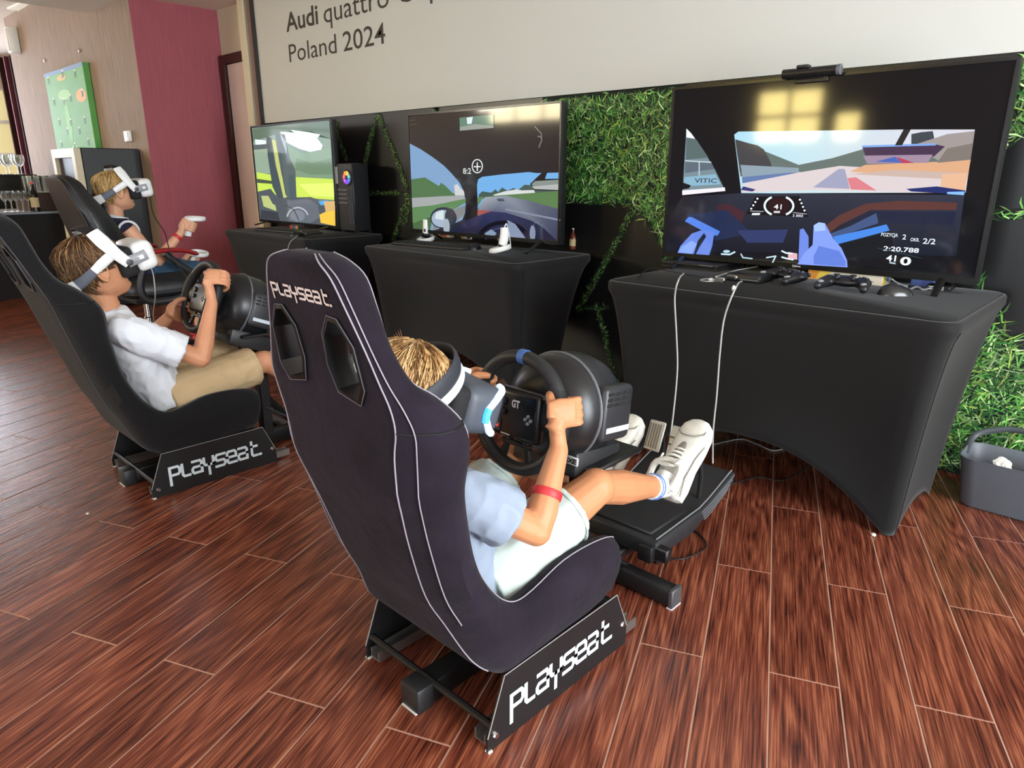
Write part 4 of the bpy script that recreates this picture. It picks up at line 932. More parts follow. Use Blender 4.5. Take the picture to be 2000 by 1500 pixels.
# ------------------------------------------------------------------ pedal units
def pedals(name, label, loc):
    t = thing(name, label, 'pedals', loc, 0, 'pedal sets')
    # wedge body: side outline extruded in x
    X = Matrix(((0, 0, 1, 0), (1, 0, 0, 0), (0, 1, 0, 0), (0, 0, 0, 1)))
    prof = [(0, .0), (.0, .05), (.03, .056), (.26, .062), (.30, .072), (.44, .122), (.455, .116), (.45, .085), (.2, .0)]
    bm = bmesh.new(); mm = MB(); mm.prism(prof, -.15, .15, X); vs = [bm.verts.new(p) for p in mm.v]
    for f in mm.f: bm.faces.new([vs[i] for i in f])
    bmesh.ops.recalc_face_normals(bm, faces=bm.faces); bmesh.ops.bevel(bm, geom=list(bm.edges), offset=.005, segments=2, profile=.5, affect='EDGES')
    m = MB(); m.from_bm(bm); bm.free(); b = m.build('base', mat('pedal_base_black', (34, 35, 37), 0.5, noise_amt=0.1, noise_scale=20), t)
    for s in (1, -1):
        m = MB(); m.tube([(s*.142, .012, .0565), (s*.142, .25, .0665), (s*.142, .31, .082), (s*.142, .44, .127)], .0022, 6); m.build('edge_line', mat('edge_line_grey', (120, 122, 124), 0.5), b)
        for i in range(4):
            m = MB(); m.tube([(s*.1505, .25+i*.006, .052-i*.0095), (s*.1505, .30+i*.004, .063-i*.0095), (s*.1505, .445-i*.012, .112-i*.012)], .0022, 6)
            m.build('rib', mat('rib_grey', (92, 94, 98), 0.45), b)
    MB().rbox((-.12, .02, .055), (.12, .22, .064), .004, 1).build('foot_mat', mat('foot_mat', (30, 30, 32), 0.7), t)
    for i, (x, w) in enumerate(((-.10, .03), (-.01, .036), (.09, .028))):
        a = MB(); a.tube([(x, .43, .10), (x, .43, .16), (x, .397, .222)] if i < 2 else [(.11, .30, .07), (.12, .285, .15), (.125, .252, .245)], .007, 8); a.build('pedal_arm', M_blackm, t)
        z0 = .165 if i < 2 else .12
        if i == 2: x, w = .125, .026
        M_ = Matrix.Translation((x, .352 if i < 2 else .165, .152 if i < 2 else .178)) @ Matrix.Rotation(math.radians(-22 if i < 2 else -40), 4, 'X')
        pl = MB(); pl.rbox((-w, -.003, 0), (w, .003, .1 if i < 2 else .13), .003, 1, M_); o = pl.build('pedal_face', mat('pedal_steel', (176, 176, 172), 0.4, metal=0.3), t)
        g = MB()
        if i != 1:
            for k in range(5): g.box((-w+.006+k*(2*w-.012)/5, -.005, .008), (-w+.009+k*(2*w-.012)/5, -.0028, .09), M_)
        else:
            for zz in (.034, .058): g.box((-w+.001, -.0045, zz), (w-.001, -.0028, zz+.006), M_)
        g.build('grip_grooves', mat('groove_dark', (86, 84, 82), 0.6), o, angle=None)
    return t
pedA = pedals('pedal_unit', 'black pedal unit with steel pedals under the fair-haired boy\'s white sneakers', (-1.03, 1.50, .086))
pedB = pedals('pedal_unit', 'black pedal unit hidden mostly behind the nearest seat, belonging to the farther racing seat', (-2.69, 1.47, .086))
# ================================================================== PEOPLE
HS = [ # z, front, back, half width (unit: head height), origin between the ears at chin level
 (-.03,.30,-.02,.08),(.0,.36,-.02,.13),(.05,.395,-.06,.19),(.10,.40,-.13,.245),(.16,.392,-.21,.285),(.20,.405,-.26,.30),(.235,.395,-.30,.31),(.27,.408,-.33,.322),(.33,.41,-.38,.338),(.42,.405,-.43,.352),
 (.50,.392,-.455,.36),(.56,.41,-.465,.366),(.64,.412,-.468,.372),(.72,.395,-.465,.372),(.80,.355,-.44,.355),(.87,.285,-.385,.315),(.93,.20,-.29,.245),(.975,.10,-.175,.15),(1.0,.02,-.06,.05)]
def hsec(z):
    z = max(-.03, min(1.0, z))
    for a, b in zip(HS, HS[1:]):
        if a[0] <= z <= b[0]:
            t = (z-a[0])/(b[0]-a[0]); return tuple(x+(y-x)*t for x, y in zip(a[1:], b[1:]))
    return HS[-1][1:]
def hsurf(az, z, off=0.0):
    """az 0 = face, pi/2 = right ear"""
    f, b, w = hsec(z); c, s = math.cos(az), math.sin(az); yc = 0.0
    y = (f if c > 0 else -b)*math.copysign(abs(c)**0.9, c); x = w*math.copysign(abs(s)**0.9, s)
    p = V((x, y, z))
    if off:
        n = V((s, c, max(0, (z-.55))*2.2)).normalized(); p += n*off
    return p
def add_head(mb, M):
    mb.rings([[hsurf(2*math.pi*k/28, z) for k in range(28)] for z, _, _, _ in HS], True, True, M)
    mb.tube([(0, .385, .53), (0, .425, .45), (0, .485, .365), (0, .41, .325)], [.035, .042, .052, .03], 8, M=M)           # nose
    for s in (1, -1): mb.ell((s*.03, .43, .345), (.03, .035, .028), M, 8, 6)
    mb.ell((0, .385, .215), (.09, .045, .022), M, 10, 6); mb.ell((0, .38, .252), (.085, .042, .016), M, 10, 6); mb.ell((0, .355, .09), (.10, .07, .06), M, 10, 6)
    for s in (1, -1):   # ears: rim, bowl and lobe
        pts = [(s*.37, .045, .36), (s*.385, .075, .47), (s*.40, .045, .565), (s*.415, -.03, .585), (s*.42, -.085, .53), (s*.415, -.085, .44), (s*.395, -.04, .355), (s*.375, .0, .31)]
        mb.tube(spline(pts, 3), .026, 8, M=M); mb.ell((s*.365, -.01, .45), (.03, .065, .12), M, 10, 8); mb.ell((s*.38, .01, .325), (.025, .035, .035), M, 8, 6)
def hair(parent, M, h, cols, nst, lng, line, side_col=None, name='hair', seed=1, fringe=None):
    """skull cap plus combed strands; line(az) gives the hairline height"""
    r = random.Random(seed); mb = MB(); NA = 40; NT = 14; rs = []
    for j in range(NT+1):
        ring = []
        for k in range(NA):
            az = 2*math.pi*k/NA; z = line(az)+(0.998-line(az))*(j/NT)**0.8
            ring.append(hsurf(az, z, (.012 if j == 0 else .035+.01*math.sin(az*9))))
        rs.append(ring)
    mb.rings(rs, True, True, M, col=cols[0])
    for k in range(nst):
        az = r.uniform(0, 2*math.pi); zl = line(az); z0 = zl+(1.0-zl)*r.random()**0.75
        ln = lng*r.uniform(.6, 1.2); dz = -ln*0.9; drift = r.gauss(0, .18); lift = r.uniform(.03, .062); pts = []
        for i in range(5):
            t = i/4; z = z0+dz*t*(0.35 if z0 > .93 else 1.0); a = az+drift*t
            if z0 > .9: # crown hair lies along the skull towards its direction
                q = hsurf(a, max(zl-.03, z0-(ln*t)*(.35+t*.65)), lift+.01*t)
            else: q = hsurf(a, max(zl-.035, z), lift*(1-.35*t))
            if i == 0: q = q+V((0, 0, .004))
            pts.append(q)
        c = r.choice(cols); f = r.uniform(.85, 1.15); c = tuple(min(255, x*f) for x in c)
        mb.tube(pts, [.0065, .0075, .0065, .0045, .0012], 3, M=M, col=c)
    if fringe:
        for p, d in fringe: mb.tube([V(p)+V(d)*t for t in (0, .35, .7, 1)], [.005, .005, .004, .001], 4, M=M, col=cols[-1])
    return mb.build(name, mat('hair_strands', rough=0.55, attr=True, spec=0.4), parent, True, angle=180, recalc=False)
def lerp(a, b, t): return V(a)+(V(b)-V(a))*t
def grip(mb, C, T, N, F, W, s=1.0, rim=.0165):
    """closed hand around a bar at C: T towards the thumb, N from bar to the back of the hand, F where the fingers wrap to"""
    C = V(C); T = V(T).normalized(); N = V(N).normalized(); F = V(F); F = (F-N*F.dot(N)-T*F.dot(T)).normalized(); W = V(W)
    e = rim-.0165
    for i in range(4):
        o = T*(.0265-.0172*i)*s; ln = (1.0, 1.06, 1.0, .86)[i]; r = (.0074, .0077, .0074, .0066)[i]*s
        def at_(deg, rad): a = math.radians(deg*ln); return C+o+(N*math.cos(a)+F*math.sin(a))*(rad*s+e)
        mb.tube(spline([tuple(at_(*q)) for q in ((-8, .043), (38, .0425), (88, .037), (140, .0285), (188, .0255), (222, .0245))], 2), [r*1.12, r*1.12, r*1.14, r*1.1, r*1.04, r, r*1.0, r*.97, r*.93, r*.88, r*.7], 8)
    P1 = C+N*(.041*s+e)-F*.034*s; P0 = C+N*(.044*s+e)+F*.012*s
    mb.ell(W, (.0205*s,)*3, None, 12, 8); mb.tube([W, (W+P1)/2, P1], [.0195*s, .0185*s, .016*s], 12)
    mb.tube(spline([tuple(lerp(W, P1, .3)), tuple(lerp(W, P1, .65)+N*.002), tuple(P1), tuple(P0)], 3), [(.014*s, .012*s), (.017*s, .014*s)]+[(.022*s, .0155*s)]*2+[(.028*s, .015*s), (.031*s, .015*s), (.034*s, .015*s), (.035*s, .014*s), (.034*s, .0125*s), (.031*s, .010*s)], 12, xaxis=T)
    th = [W*.3+P1*.7+T*.006*s, C+N*(.022*s)-F*(.034*s+e)+T*.030*s, C+N*.002*s-F*(.029*s+e)+T*.041*s, C-N*.017*s-F*(.022*s+e)+T*.044*s]
    mb.tube(spline([tuple(p) for p in th], 3), [.0135*s, .013*s, .0125*s, .0118*s, .0112*s, .0108*s, .0104*s, .0095*s, .0088*s, .007*s], 8)
def wrinkle(me, amp, sc, seed=0, stretch=(1, 1, 1)):
    me.update(); off = V((seed*7.1, seed*3.3, seed))
    ns = [v.normal.copy() for v in me.vertices]
    for v, n in zip(me.vertices, ns):
        p = V((v.co.x*stretch[0], v.co.y*stretch[1], v.co.z*stretch[2]))*sc+off
        f = noise.noise(p); g = 1-abs(noise.noise(p*1.7+V((3, 1, 2))))*2
        v.co += n*amp*(f*0.7+g*0.6)
M_skin = {'A': mat('skin_tan', (196, 134, 94), 0.5, noise_amt=0.05, noise_scale=14, spec=0.35), 'B': mat('skin_tan_pink', (208, 148, 112), 0.5, noise_amt=0.05, noise_scale=14, spec=0.35), 'C': mat('skin_fair', (214, 160, 128), 0.5, noise_amt=0.05, noise_scale=14, spec=0.35)}
def shoe(parent, M, main, sole_c, seed=0, label=None):
    L = .235
    def loop(y, w, zb, zt, n=16, p=0.7):
        out = []
        for k in range(n):
            a = 2*math.pi*k/n; c, s = math.cos(a), math.sin(a)
            out.append((w*math.copysign(abs(c)**p, c), y, (zb+zt)/2+(zt-zb)/2*math.copysign(abs(s)**p, s)))
        return out
    so = MB(); so.rings([loop(y*L, w, zb, zt, p=.5) for y, w, zb, zt in ((0,.018,.008,.03),(.02,.03,.002,.034),(.15,.034,0,.034),(.4,.033,0,.033),(.62,.040,0,.031),(.8,.042,.001,.030),(.92,.036,.004,.031),(.985,.022,.009,.031),(1.0,.008,.013,.029))], True, True, M)
    up = MB(); up.rings([loop(y*L, w, .026, zt, p=.75) for y, w, zt in ((.005,.014,.05),(.02,.025,.088),(.1,.030,.098),(.22,.031,.092),(.36,.032,.088),(.5,.034,.076),(.64,.037,.062),(.78,.038,.054),(.9,.032,.048),(.965,.02,.04),(.985,.008,.034))], True, True, M)
    u = up.build('sneaker', main, parent, True, angle=70, label=label)
    so.build('sole', sole_c, u, True, angle=50)
    la = MB()
    for i in range(6):
        y = (.38+.055*i)*L; z = .0895-.0062*i-.0006*i*i
        la.tube([V((-.024, y-.004, z-.010)), V((-.012, y, z+.003)), V((0, y+.001, z+.006)), V((.012, y, z+.003)), V((.024, y-.004, z-.010))], .0036, 6, M=M)
    la.tube([V((.004, .36*L, .096)), V((.022, .33*L, .104)), V((.03, .40*L, .098)), V((.006, .37*L, .096))], .003, 6, M=M); la.tube([V((-.004, .36*L, .096)), V((-.024, .34*L, .10)), V((-.028, .42*L, .088))], .003, 6, M=M)
    la.build('laces', mat('lace_offwhite', (232, 230, 220), 0.8), u, True, angle=60)
    d = MB(); d.tube([V((0, .30*L, .10)), V((0, .26*L, .125))], [(.022, .005), (.02, .004)], 10, M=M, xaxis=(1, 0, 0)); d.build('tongue', main, u, True)
    thr = MB(); thr.tube([V((0, .36*L, .0845)), V((0, .46*L, .0765)), V((0, .56*L, .067)), V((0, .66*L, .0575))], [(.015, .003), (.016, .0035), (.014, .0035), (.008, .003)], 10, M=M, xaxis=(1, 0, 0)); thr.build('lace_throat', mat('shoe_throat', (120, 116, 108), 0.8), u, True)
    pan = MB()
    col_ = MB(); col_.tube(spline([(.031, .03*L, .099), (.034, .16*L, .098), (.031, .30*L, .096), (0, .365*L, .094), (-.031, .30*L, .096), (-.034, .16*L, .098), (-.031, .03*L, .099), (0, -.002*L, .10), (.031, .03*L, .099)], 3), .0085, 8, M=M); col_.build('collar', main, u, True)
    for s in (1, -1):
        pan.tube([M @ V((s*.0335, .05*L, .045)), M @ V((s*.0345, .25*L, .06)), M @ V((s*.0365, .5*L, .05)), M @ V((s*.040, .68*L, .034))], .002, 5); pan.tube([M @ V((s*.030, .9*L, .034)), M @ V((s*.034, .80*L, .05)), M @ V((s*.018, .74*L, .061)), M @ V((0, .73*L, .063))], .002, 5)
    pan.build('stitching', mat('shoe_seam', (128, 124, 116), 0.8), u, True)
    return u
def frame(o, y, up):
    y = V(y).normalized(); x = y.cross(V(up)).normalized(); z = x.cross(y)
    return Matrix(((x.x, y.x, z.x, o[0]), (x.y, y.y, z.y, o[1]), (x.z, y.z, z.z, o[2]), (0, 0, 0, 1)))
def headM(ear, pitch, yaw, roll, h):
    R = Matrix.Rotation(yaw, 4, 'Z') @ Matrix.Rotation(pitch, 4, 'X') @ Matrix.Rotation(roll, 4, 'Y')
    return Matrix.Translation(ear) @ R @ Matrix.Diagonal((h, h, h, 1)) @ Matrix.Translation((0, 0, -.44))
def rimpt(w, ang, R=.128):
    M = w.matrix_basis; a = math.radians(ang)
    return M @ V((R*math.cos(a), 0, R*math.sin(a))), M.to_3x3() @ V((-math.sin(a), 0, math.cos(a))), M.to_3x3() @ V((math.cos(a), 0, math.sin(a))), M.to_3x3() @ V((0, 1, 0))
def kid(key, label, loc, d):
    root = thing('person', label, 'person', loc, 0)
    b = MB(); add_head(b, d['head']); M = d['head']; sc = d.get('sc', 1.0)
    nb = V(d['neck']); hb = M @ V((0, -.10, .22))
    b.tube([nb+V((0, -.01, -.03)), nb, lerp(nb, hb, .5), hb], [.052*sc, .044*sc, .042*sc, .045*sc], 14)
    tp = d['torso']; b.tube(spline([p[:3] for p in tp], 3), [tuple(q) for q in spline([(p[3]-.016, p[4]-.016) for p in tp], 3)], 20, xaxis=(1, 0, 0))
    for s in ('R', 'L'):
        sh, el, wr = (V(d[k+s]) for k in ('sh', 'el', 'wr'))
        b.tube([lerp(sh, el, -.05), lerp(sh, el, .2), lerp(sh, el, .6), el], [.043*sc, .041*sc, .035*sc, .031*sc], 12)
        b.ell(el, (.031*sc,)*3, None, 12, 8)
        b.tube([lerp(el, wr, -.06), lerp(el, wr, .25), lerp(el, wr, .6), wr], [.030*sc, .0335*sc, .027*sc, (.021*sc)], 12)
        g = d['hand'+s]; grip(b, *g, W=wr, s=sc*.95, rim=d.get('rim', .0165))
        hp, kn, an = (V(d[k+s]) for k in ('hip', 'kn', 'an'))
        b.tube([hp, lerp(hp, kn, .35), lerp(hp, kn, .75), kn], [.072*sc, .066*sc, .051*sc, .044*sc], 16); b.ell(kn, (.046*sc,)*3, None, 14, 10)
        b.tube([lerp(kn, an, -.04), lerp(kn, an, .12), lerp(kn, an, .33), lerp(kn, an, .7), an], [.042*sc, .042*sc, .045*sc, .033*sc, .027*sc], 14)
        ft = M_shoe = d['foot'+s]; b.tube([an, ft @ V((0, .05, .05)), ft @ V((0, .12, .035)), ft @ V((0, .2, .03))], [.027, .027, .024, .016], 10)
    me = fuse(b, .0036, 3, .5); link('body', me, M_skin[key], root, True, angle=180)
    # shirt
    c = MB(); st = d['shirt']
    c.tube(spline([p[:3] for p in tp], 3), [tuple(q) for q in spline([(p[3], p[4]) for p in tp], 3)], 28, xaxis=(1, 0, 0))
    for s in ('R', 'L'):
        sh, el = V(d['sh'+s]), V(d['el'+s])
        if st['sleeve'] > 0:
            f = st['sleeve']; c.tube([lerp(sh, el, -.32)+V((0, 0, -.01)), lerp(sh, el, -.2)+V((0, 0, -.004)), lerp(sh, el, -.05), lerp(sh, el, .12), lerp(sh, el, f*.55), lerp(sh, el, f)], [.02, .044*sc, .054*sc, .057*sc, .057*sc, .060*sc], 18); c.tube([V((tp[-2][0], sh.y-.005, sh.z-.01)), lerp(sh, el, -.02)], [.05, .052], 14)
        else: c.ell(lerp(sh, (tp[-2][0], sh.y, sh.z), .30), (.036, .05, .042), None, 14, 10)
    me = fuse(c, .0046, 9, .5); wrinkle(me, st.get('amp', .006), 17, st['seed'], (1, 1, .7)); link('t_shirt' if st['sleeve'] else 'tank_top', me, st['mat'], root, True, angle=180)
    if st.get('collar'):
        k = MB(); cc = nb+V((0, .002, -.018)); k.tube([cc+V((.060*math.cos(a), .052*math.sin(a), -.012*math.sin(a))) for a in [2*math.pi*i/28 for i in range(28)]], .0085, 8, closed=True); k.build('collar', st['collar'], root, True)
    # shorts
    q = MB(); sm = d['shorts']
    hpR, hpL = V(d['hipR']), V(d['hipL']); pc = (hpR+hpL)/2
    q.ell(pc+V((0, -.01, .012)), (.145*sc, .105*sc, .088*sc), None, 20, 14)
    for s in ('R', 'L'):
        hp, kn = V(d['hip'+s]), V(d['kn'+s]); f = sm['len']; w = sm.get('w', 1.0)
        q.tube([lerp(hp, kn, -.05), lerp(hp, kn, .2), lerp(hp, kn, f*.65), lerp(hp, kn, f)], [.082*sc, .084*sc*w, .078*sc*w, .074*sc*w], 20)
    me = fuse(q, .0046, 2, .5); wrinkle(me, .0055, 14, sm['seed'], (1, .7, 1)); so = link('shorts', me, sm['mat'], root, True, angle=180)
    for s in ('R', 'L'):
        hp, kn = V(d['hip'+s]), V(d['kn'+s]); f = sm['len']; w = sm.get('w', 1.0); t = (kn-hp).normalized(); ce = lerp(hp, kn, f-.035); u = V((1, 0, 0)); u = (u-t*u.dot(t)).normalized(); v = t.cross(u); r = .0765*sc*w
        MB().tube([ce+u*r*math.cos(a)+v*r*math.sin(a) for a in [2*math.pi*i/30 for i in range(30)]], .0022, 6, closed=True).build('hem', sm['mat'], so, True)
    # shoes, socks
    for s in ('R', 'L'):
        shoe(root, d['foot'+s], d['shoe_mat'], d['sole_mat'], 1)
        kn, an = V(d['kn'+s]), V(d['an'+s])
        if d.get('socks'):
            k = MB(); a0 = lerp(kn, an, .80); k.tube([a0, lerp(kn, an, .9), an, d['foot'+s] @ V((0, .045, .075))], [.0335, .032, .033, .032], 16); k = k.build('sock', mat('sock_white', (228, 228, 226), 0.85), root, True)
            for f in (.825, .865):
                p = lerp(kn, an, f); t = (an-kn).normalized(); u = (V((1, 0, 0))-t*t.x).normalized(); v = t.cross(u)
                MB().tube([p+(u*math.cos(a)+v*math.sin(a))*.0335 for a in [2*math.pi*i/24 for i in range(24)]], .0022, 6, closed=True).build('stripe', mat('sock_blue', (96, 130, 190), 0.85), k, True)
    return root
M_sneak = mat('sneaker_white', (206, 204, 194), 0.6, noise_amt=0.10, noise_scale=40); M_sole = mat('sneaker_sole', (214, 212, 204), 0.6, noise_amt=0.08, noise_scale=50)

# ---- nearest boy
c = AX0
HA = headM((c-.030, .786, .690), math.radians(-15), math.radians(-4), math.radians(6), .192)
gR = rimpt(wheelA, 14); gL = rimpt(wheelA, 164)
def wheel_grip(g, nr=.85, ny=-.5): return (g[0], g[1] if g[1].z > 0 else -g[1], g[2]*nr+g[3]*ny, g[3])
SC = Matrix.Diagonal((1.16, 1.06, 1.10, 1)); footAR = frame((-.895, 1.596, .222), (-.02, .62, .74), (0, -.74, .62)) @ SC; footAL = frame((-1.10, 1.55, .205), (0, .66, .72), (0, -.72, .66)) @ SC
kA = kid('A', 'fair-haired boy from behind in grey-blue T-shirt and pale shorts, nearest the camera', (c, .9, .24), dict(
    head=HA, neck=(c-.012, .775, .598), torso=[(c, .875, .275, .135, .095), (c, .845, .34, .135, .092), (c, .812, .42, .138, .090), (c, .785, .50, .142, .084), (c, .775, .56, .118, .066), (c, .778, .60, .060, .054)],
    shR=(-.875, .80, .525), elR=(-.812, .925, .430), wrR=tuple(gR[0]+V((.034, -.052, -.058))), shL=(-1.135, .80, .525), elL=(-1.205, .93, .44), wrL=tuple(gL[0]+V((-.03, -.055, -.05))),
    handR=wheel_grip(gR), handL=wheel_grip(gL),
    hipR=(-.925, .90, .295), knR=(-.872, 1.20, .412), anR=(-.895, 1.535, .292), hipL=(-1.085, .90, .295), knL=(-1.13, 1.20, .405), anL=(-1.10, 1.49, .275),
    footR=footAR, footL=footAL, shoe_mat=M_sneak, sole_mat=M_sole, socks=True, sc=.98,
    shirt=dict(sleeve=.55, mat=mat('tshirt_greyblue', (142, 154, 172), 0.85, noise_amt=0.05, noise_scale=8, bump=0.1, bump_scale=30), seed=1, amp=.007), shorts=dict(len=.72, mat=mat('shorts_pale_mint', (190, 202, 196), 0.85, bump=0.1, bump_scale=40), seed=2)))
def lineA(az): a = abs((az+math.pi) % (2*math.pi)-math.pi); return .80 if a < .7 else (.80-(a-.7)*.62 if a < 1.4 else (.366-(a-1.4)*.17))
hair(kA, HA, .205, [(196, 156, 104), (176, 134, 82), (214, 178, 124), (150, 110, 64), (228, 194, 142), (120, 84, 48)], 3000, .42, lineA, seed=3, fringe=[((.05+.03*i, -.2-.02*i, .985), (.02-.03*i, -.10, .16-.02*i)) for i in range(5)])
p = lerp((-.812, .925, .430), kA and tuple(gR[0]+V((.034, -.052, -.058))), .44); t_ = (gR[0]+V((.034, -.052, -.058))-V((-.812, .925, .430))).normalized(); u_ = V((1, 0, 0)); u_ = (u_-t_*u_.dot(t_)).normalized(); v_ = t_.cross(u_)
MB().tube([p+(u_*math.cos(a)+v_*math.sin(a))*.0308 for a in [2*math.pi*i/32 for i in range(32)]], [(.0085, .0016)]*32, 8, closed=True, xaxis=t_).build('wristband', mat('wristband_red', (196, 46, 50), 0.5), kA, True, label='red paper wristband')

# ---- boy in the white T-shirt
c = BX0
HB = headM((c, .742, .785), math.radians(15), 0, 0, .212)
gR = rimpt(wheelB, 32); gL = rimpt(wheelB, 214)
elR = V((-2.452, .972, .472)); wrR = gR[0]+V((.036, -.050, -.062)); elL = V((-2.872, .93, .47)); wrL = gL[0]+V((-.036, -.052, -.022))
kB = kid('B', 'boy in white T-shirt and khaki shorts steering the farther racing seat', (c, .9, .24), dict(
    head=HB, neck=(c, .757, .672), torso=[(c, .885, .295, .145, .100), (c, .862, .36, .145, .098), (c, .825, .45, .148, .094), (c, .785, .54, .152, .088), (c, .765, .61, .13, .070), (c, .760, .655, .062, .054)],
    shR=(-2.52, .775, .588), elR=elR, wrR=wrR, shL=(-2.81, .785, .588), elL=elL, wrL=wrL, handR=wheel_grip(gR, .8, -.6), handL=wheel_grip(gL, .8, -.6),
    hipR=(-2.58, .905, .315), knR=(-2.575, 1.262, .385), anR=(-2.58, 1.545, .215), hipL=(-2.75, .905, .315), knL=(-2.765, 1.27, .405), anL=(-2.77, 1.545, .215),
    footR=frame((-2.58, 1.58, .14), (0, .8, .6), (0, -.6, .8)), footL=frame((-2.77, 1.58, .14), (0, .8, .6), (0, -.6, .8)), shoe_mat=M_sneak, sole_mat=M_sole, socks=True, sc=1.0,
    shirt=dict(sleeve=.72, mat=mat('tshirt_white', (232, 238, 246), 0.85, bump=0.1, bump_scale=30), seed=4, amp=.007), shorts=dict(len=.88, w=1.02, mat=mat('shorts_khaki', (196, 170, 130), 0.85, noise_amt=0.04, noise_scale=10, bump=0.1, bump_scale=40), seed=5)))
def lineB(az): a = abs((az+math.pi) % (2*math.pi)-math.pi); return .78 if a < .75 else (.78-(a-.75)*.50 if a < 1.3 else (.50-(a-1.3)*.30 if a > 1.75 else .505))
hair(kB, HB, .212, [(112, 82, 56), (92, 66, 44), (136, 102, 68), (76, 54, 38), (160, 124, 84)], 1900, .34, lineB, seed=6)
g = MB(); g.tube([HB @ V(p) for p in ((.385, .36, .52), (.40, .18, .53), (.41, .0, .535), (.40, -.06, .47))], .0022, 6); g.build('glasses_arm', M_black, kB, True)

# ---- far boy
c = -4.40
HC = headM((c, 1.39, .998), math.radians(7), 0, 0, .205)
hR = AX(370, 441, -4.24); hL = AX(378, 508, -4.40)
wrR = hR+V((.03, -.062, -.03)); wrL = hL+V((-.02, -.06, -.03))
footCR = frame((-4.29, 1.80, .012), (.1, 1, 0), (0, 0, 1)); footCL = frame((-4.52, 1.76, .012), (-.1, 1, 0), (0, 0, 1))
kC = kid('C', 'blond boy in navy sleeveless top holding two white controllers, farthest away', (c, 1.5, .46), dict(
    head=HC, neck=(c, 1.375, .885), torso=[(c, 1.46, .53, .14, .098), (c, 1.435, .60, .138, .095), (c, 1.405, .69, .142, .09), (c, 1.385, .77, .146, .084), (c, 1.375, .83, .118, .066), (c, 1.372, .868, .058, .052)],
    shR=(-4.255, 1.385, .80), elR=(-4.215, 1.50, .625), wrR=wrR, shL=(-4.545, 1.39, .80), elL=(-4.58, 1.50, .62), wrL=wrL,
    handR=(hR, V((.1, .35, .9)), V((.75, -.5, .1)), V((.2, 1, -.3))), handL=(hL, V((.1, .5, .8)), V((-.7, -.5, .1)), V((-.2, 1, -.3))),
    hipR=(-4.315, 1.50, .545), knR=(-4.30, 1.855, .515), anR=(-4.29, 1.835, .11), hipL=(-4.485, 1.50, .545), knL=(-4.51, 1.84, .515), anL=(-4.52, 1.80, .11),
    footR=footCR, footL=footCL, shoe_mat=mat('sneaker_red', (190, 44, 44), 0.6), sole_mat=mat('sneaker_sole_blue', (60, 80, 170), 0.6), sc=.97,
    shirt=dict(sleeve=0, mat=mat('tank_navy', (32, 34, 62), 0.85), seed=7, amp=.003, collar=mat('trim_white', (222, 224, 228), 0.8)), shorts=dict(len=.80, mat=mat('shorts_navy_teal', (52, 84, 112), 0.85, noise_amt=0.6, noise_scale=16), seed=8)))
def lineC(az): a = abs((az+math.pi) % (2*math.pi)-math.pi); return .80 if a < .75 else (.80-(a-.75)*.50 if a < 1.3 else (.525-(a-1.3)*.28))
hair(kC, HC, .205, [(206, 172, 112), (186, 148, 92), (224, 194, 136), (150, 116, 72)], 1200, .34, lineC, seed=9)
sh = V((-4.262, 1.385, .80)); MB().tube([sh+V((.018*math.sin(a)*.3, .055*math.cos(a), .062*math.sin(a)-.012)) for a in [2*math.pi*i/28 for i in range(28)]], .007, 8, closed=True).build('armhole_trim', mat('trim_white', (222, 224, 228), 0.8), kC, True, label='white armhole trim')
p = lerp((-4.215, 1.50, .625), wrR, .82); t_ = (wrR-V((-4.215, 1.50, .625))).normalized(); u_ = (V((1, 0, 0))-t_*t_.x).normalized(); v_ = t_.cross(u_)
MB().tube([p+(u_*math.cos(a)+v_*math.sin(a))*.026 for a in [2*math.pi*i/28 for i in range(28)]], [(.009, .003)]*28, 8, closed=True, xaxis=t_).build('wristband', mat('wristband_red', (196, 46, 50), 0.5), kC, True, label='red wristband')

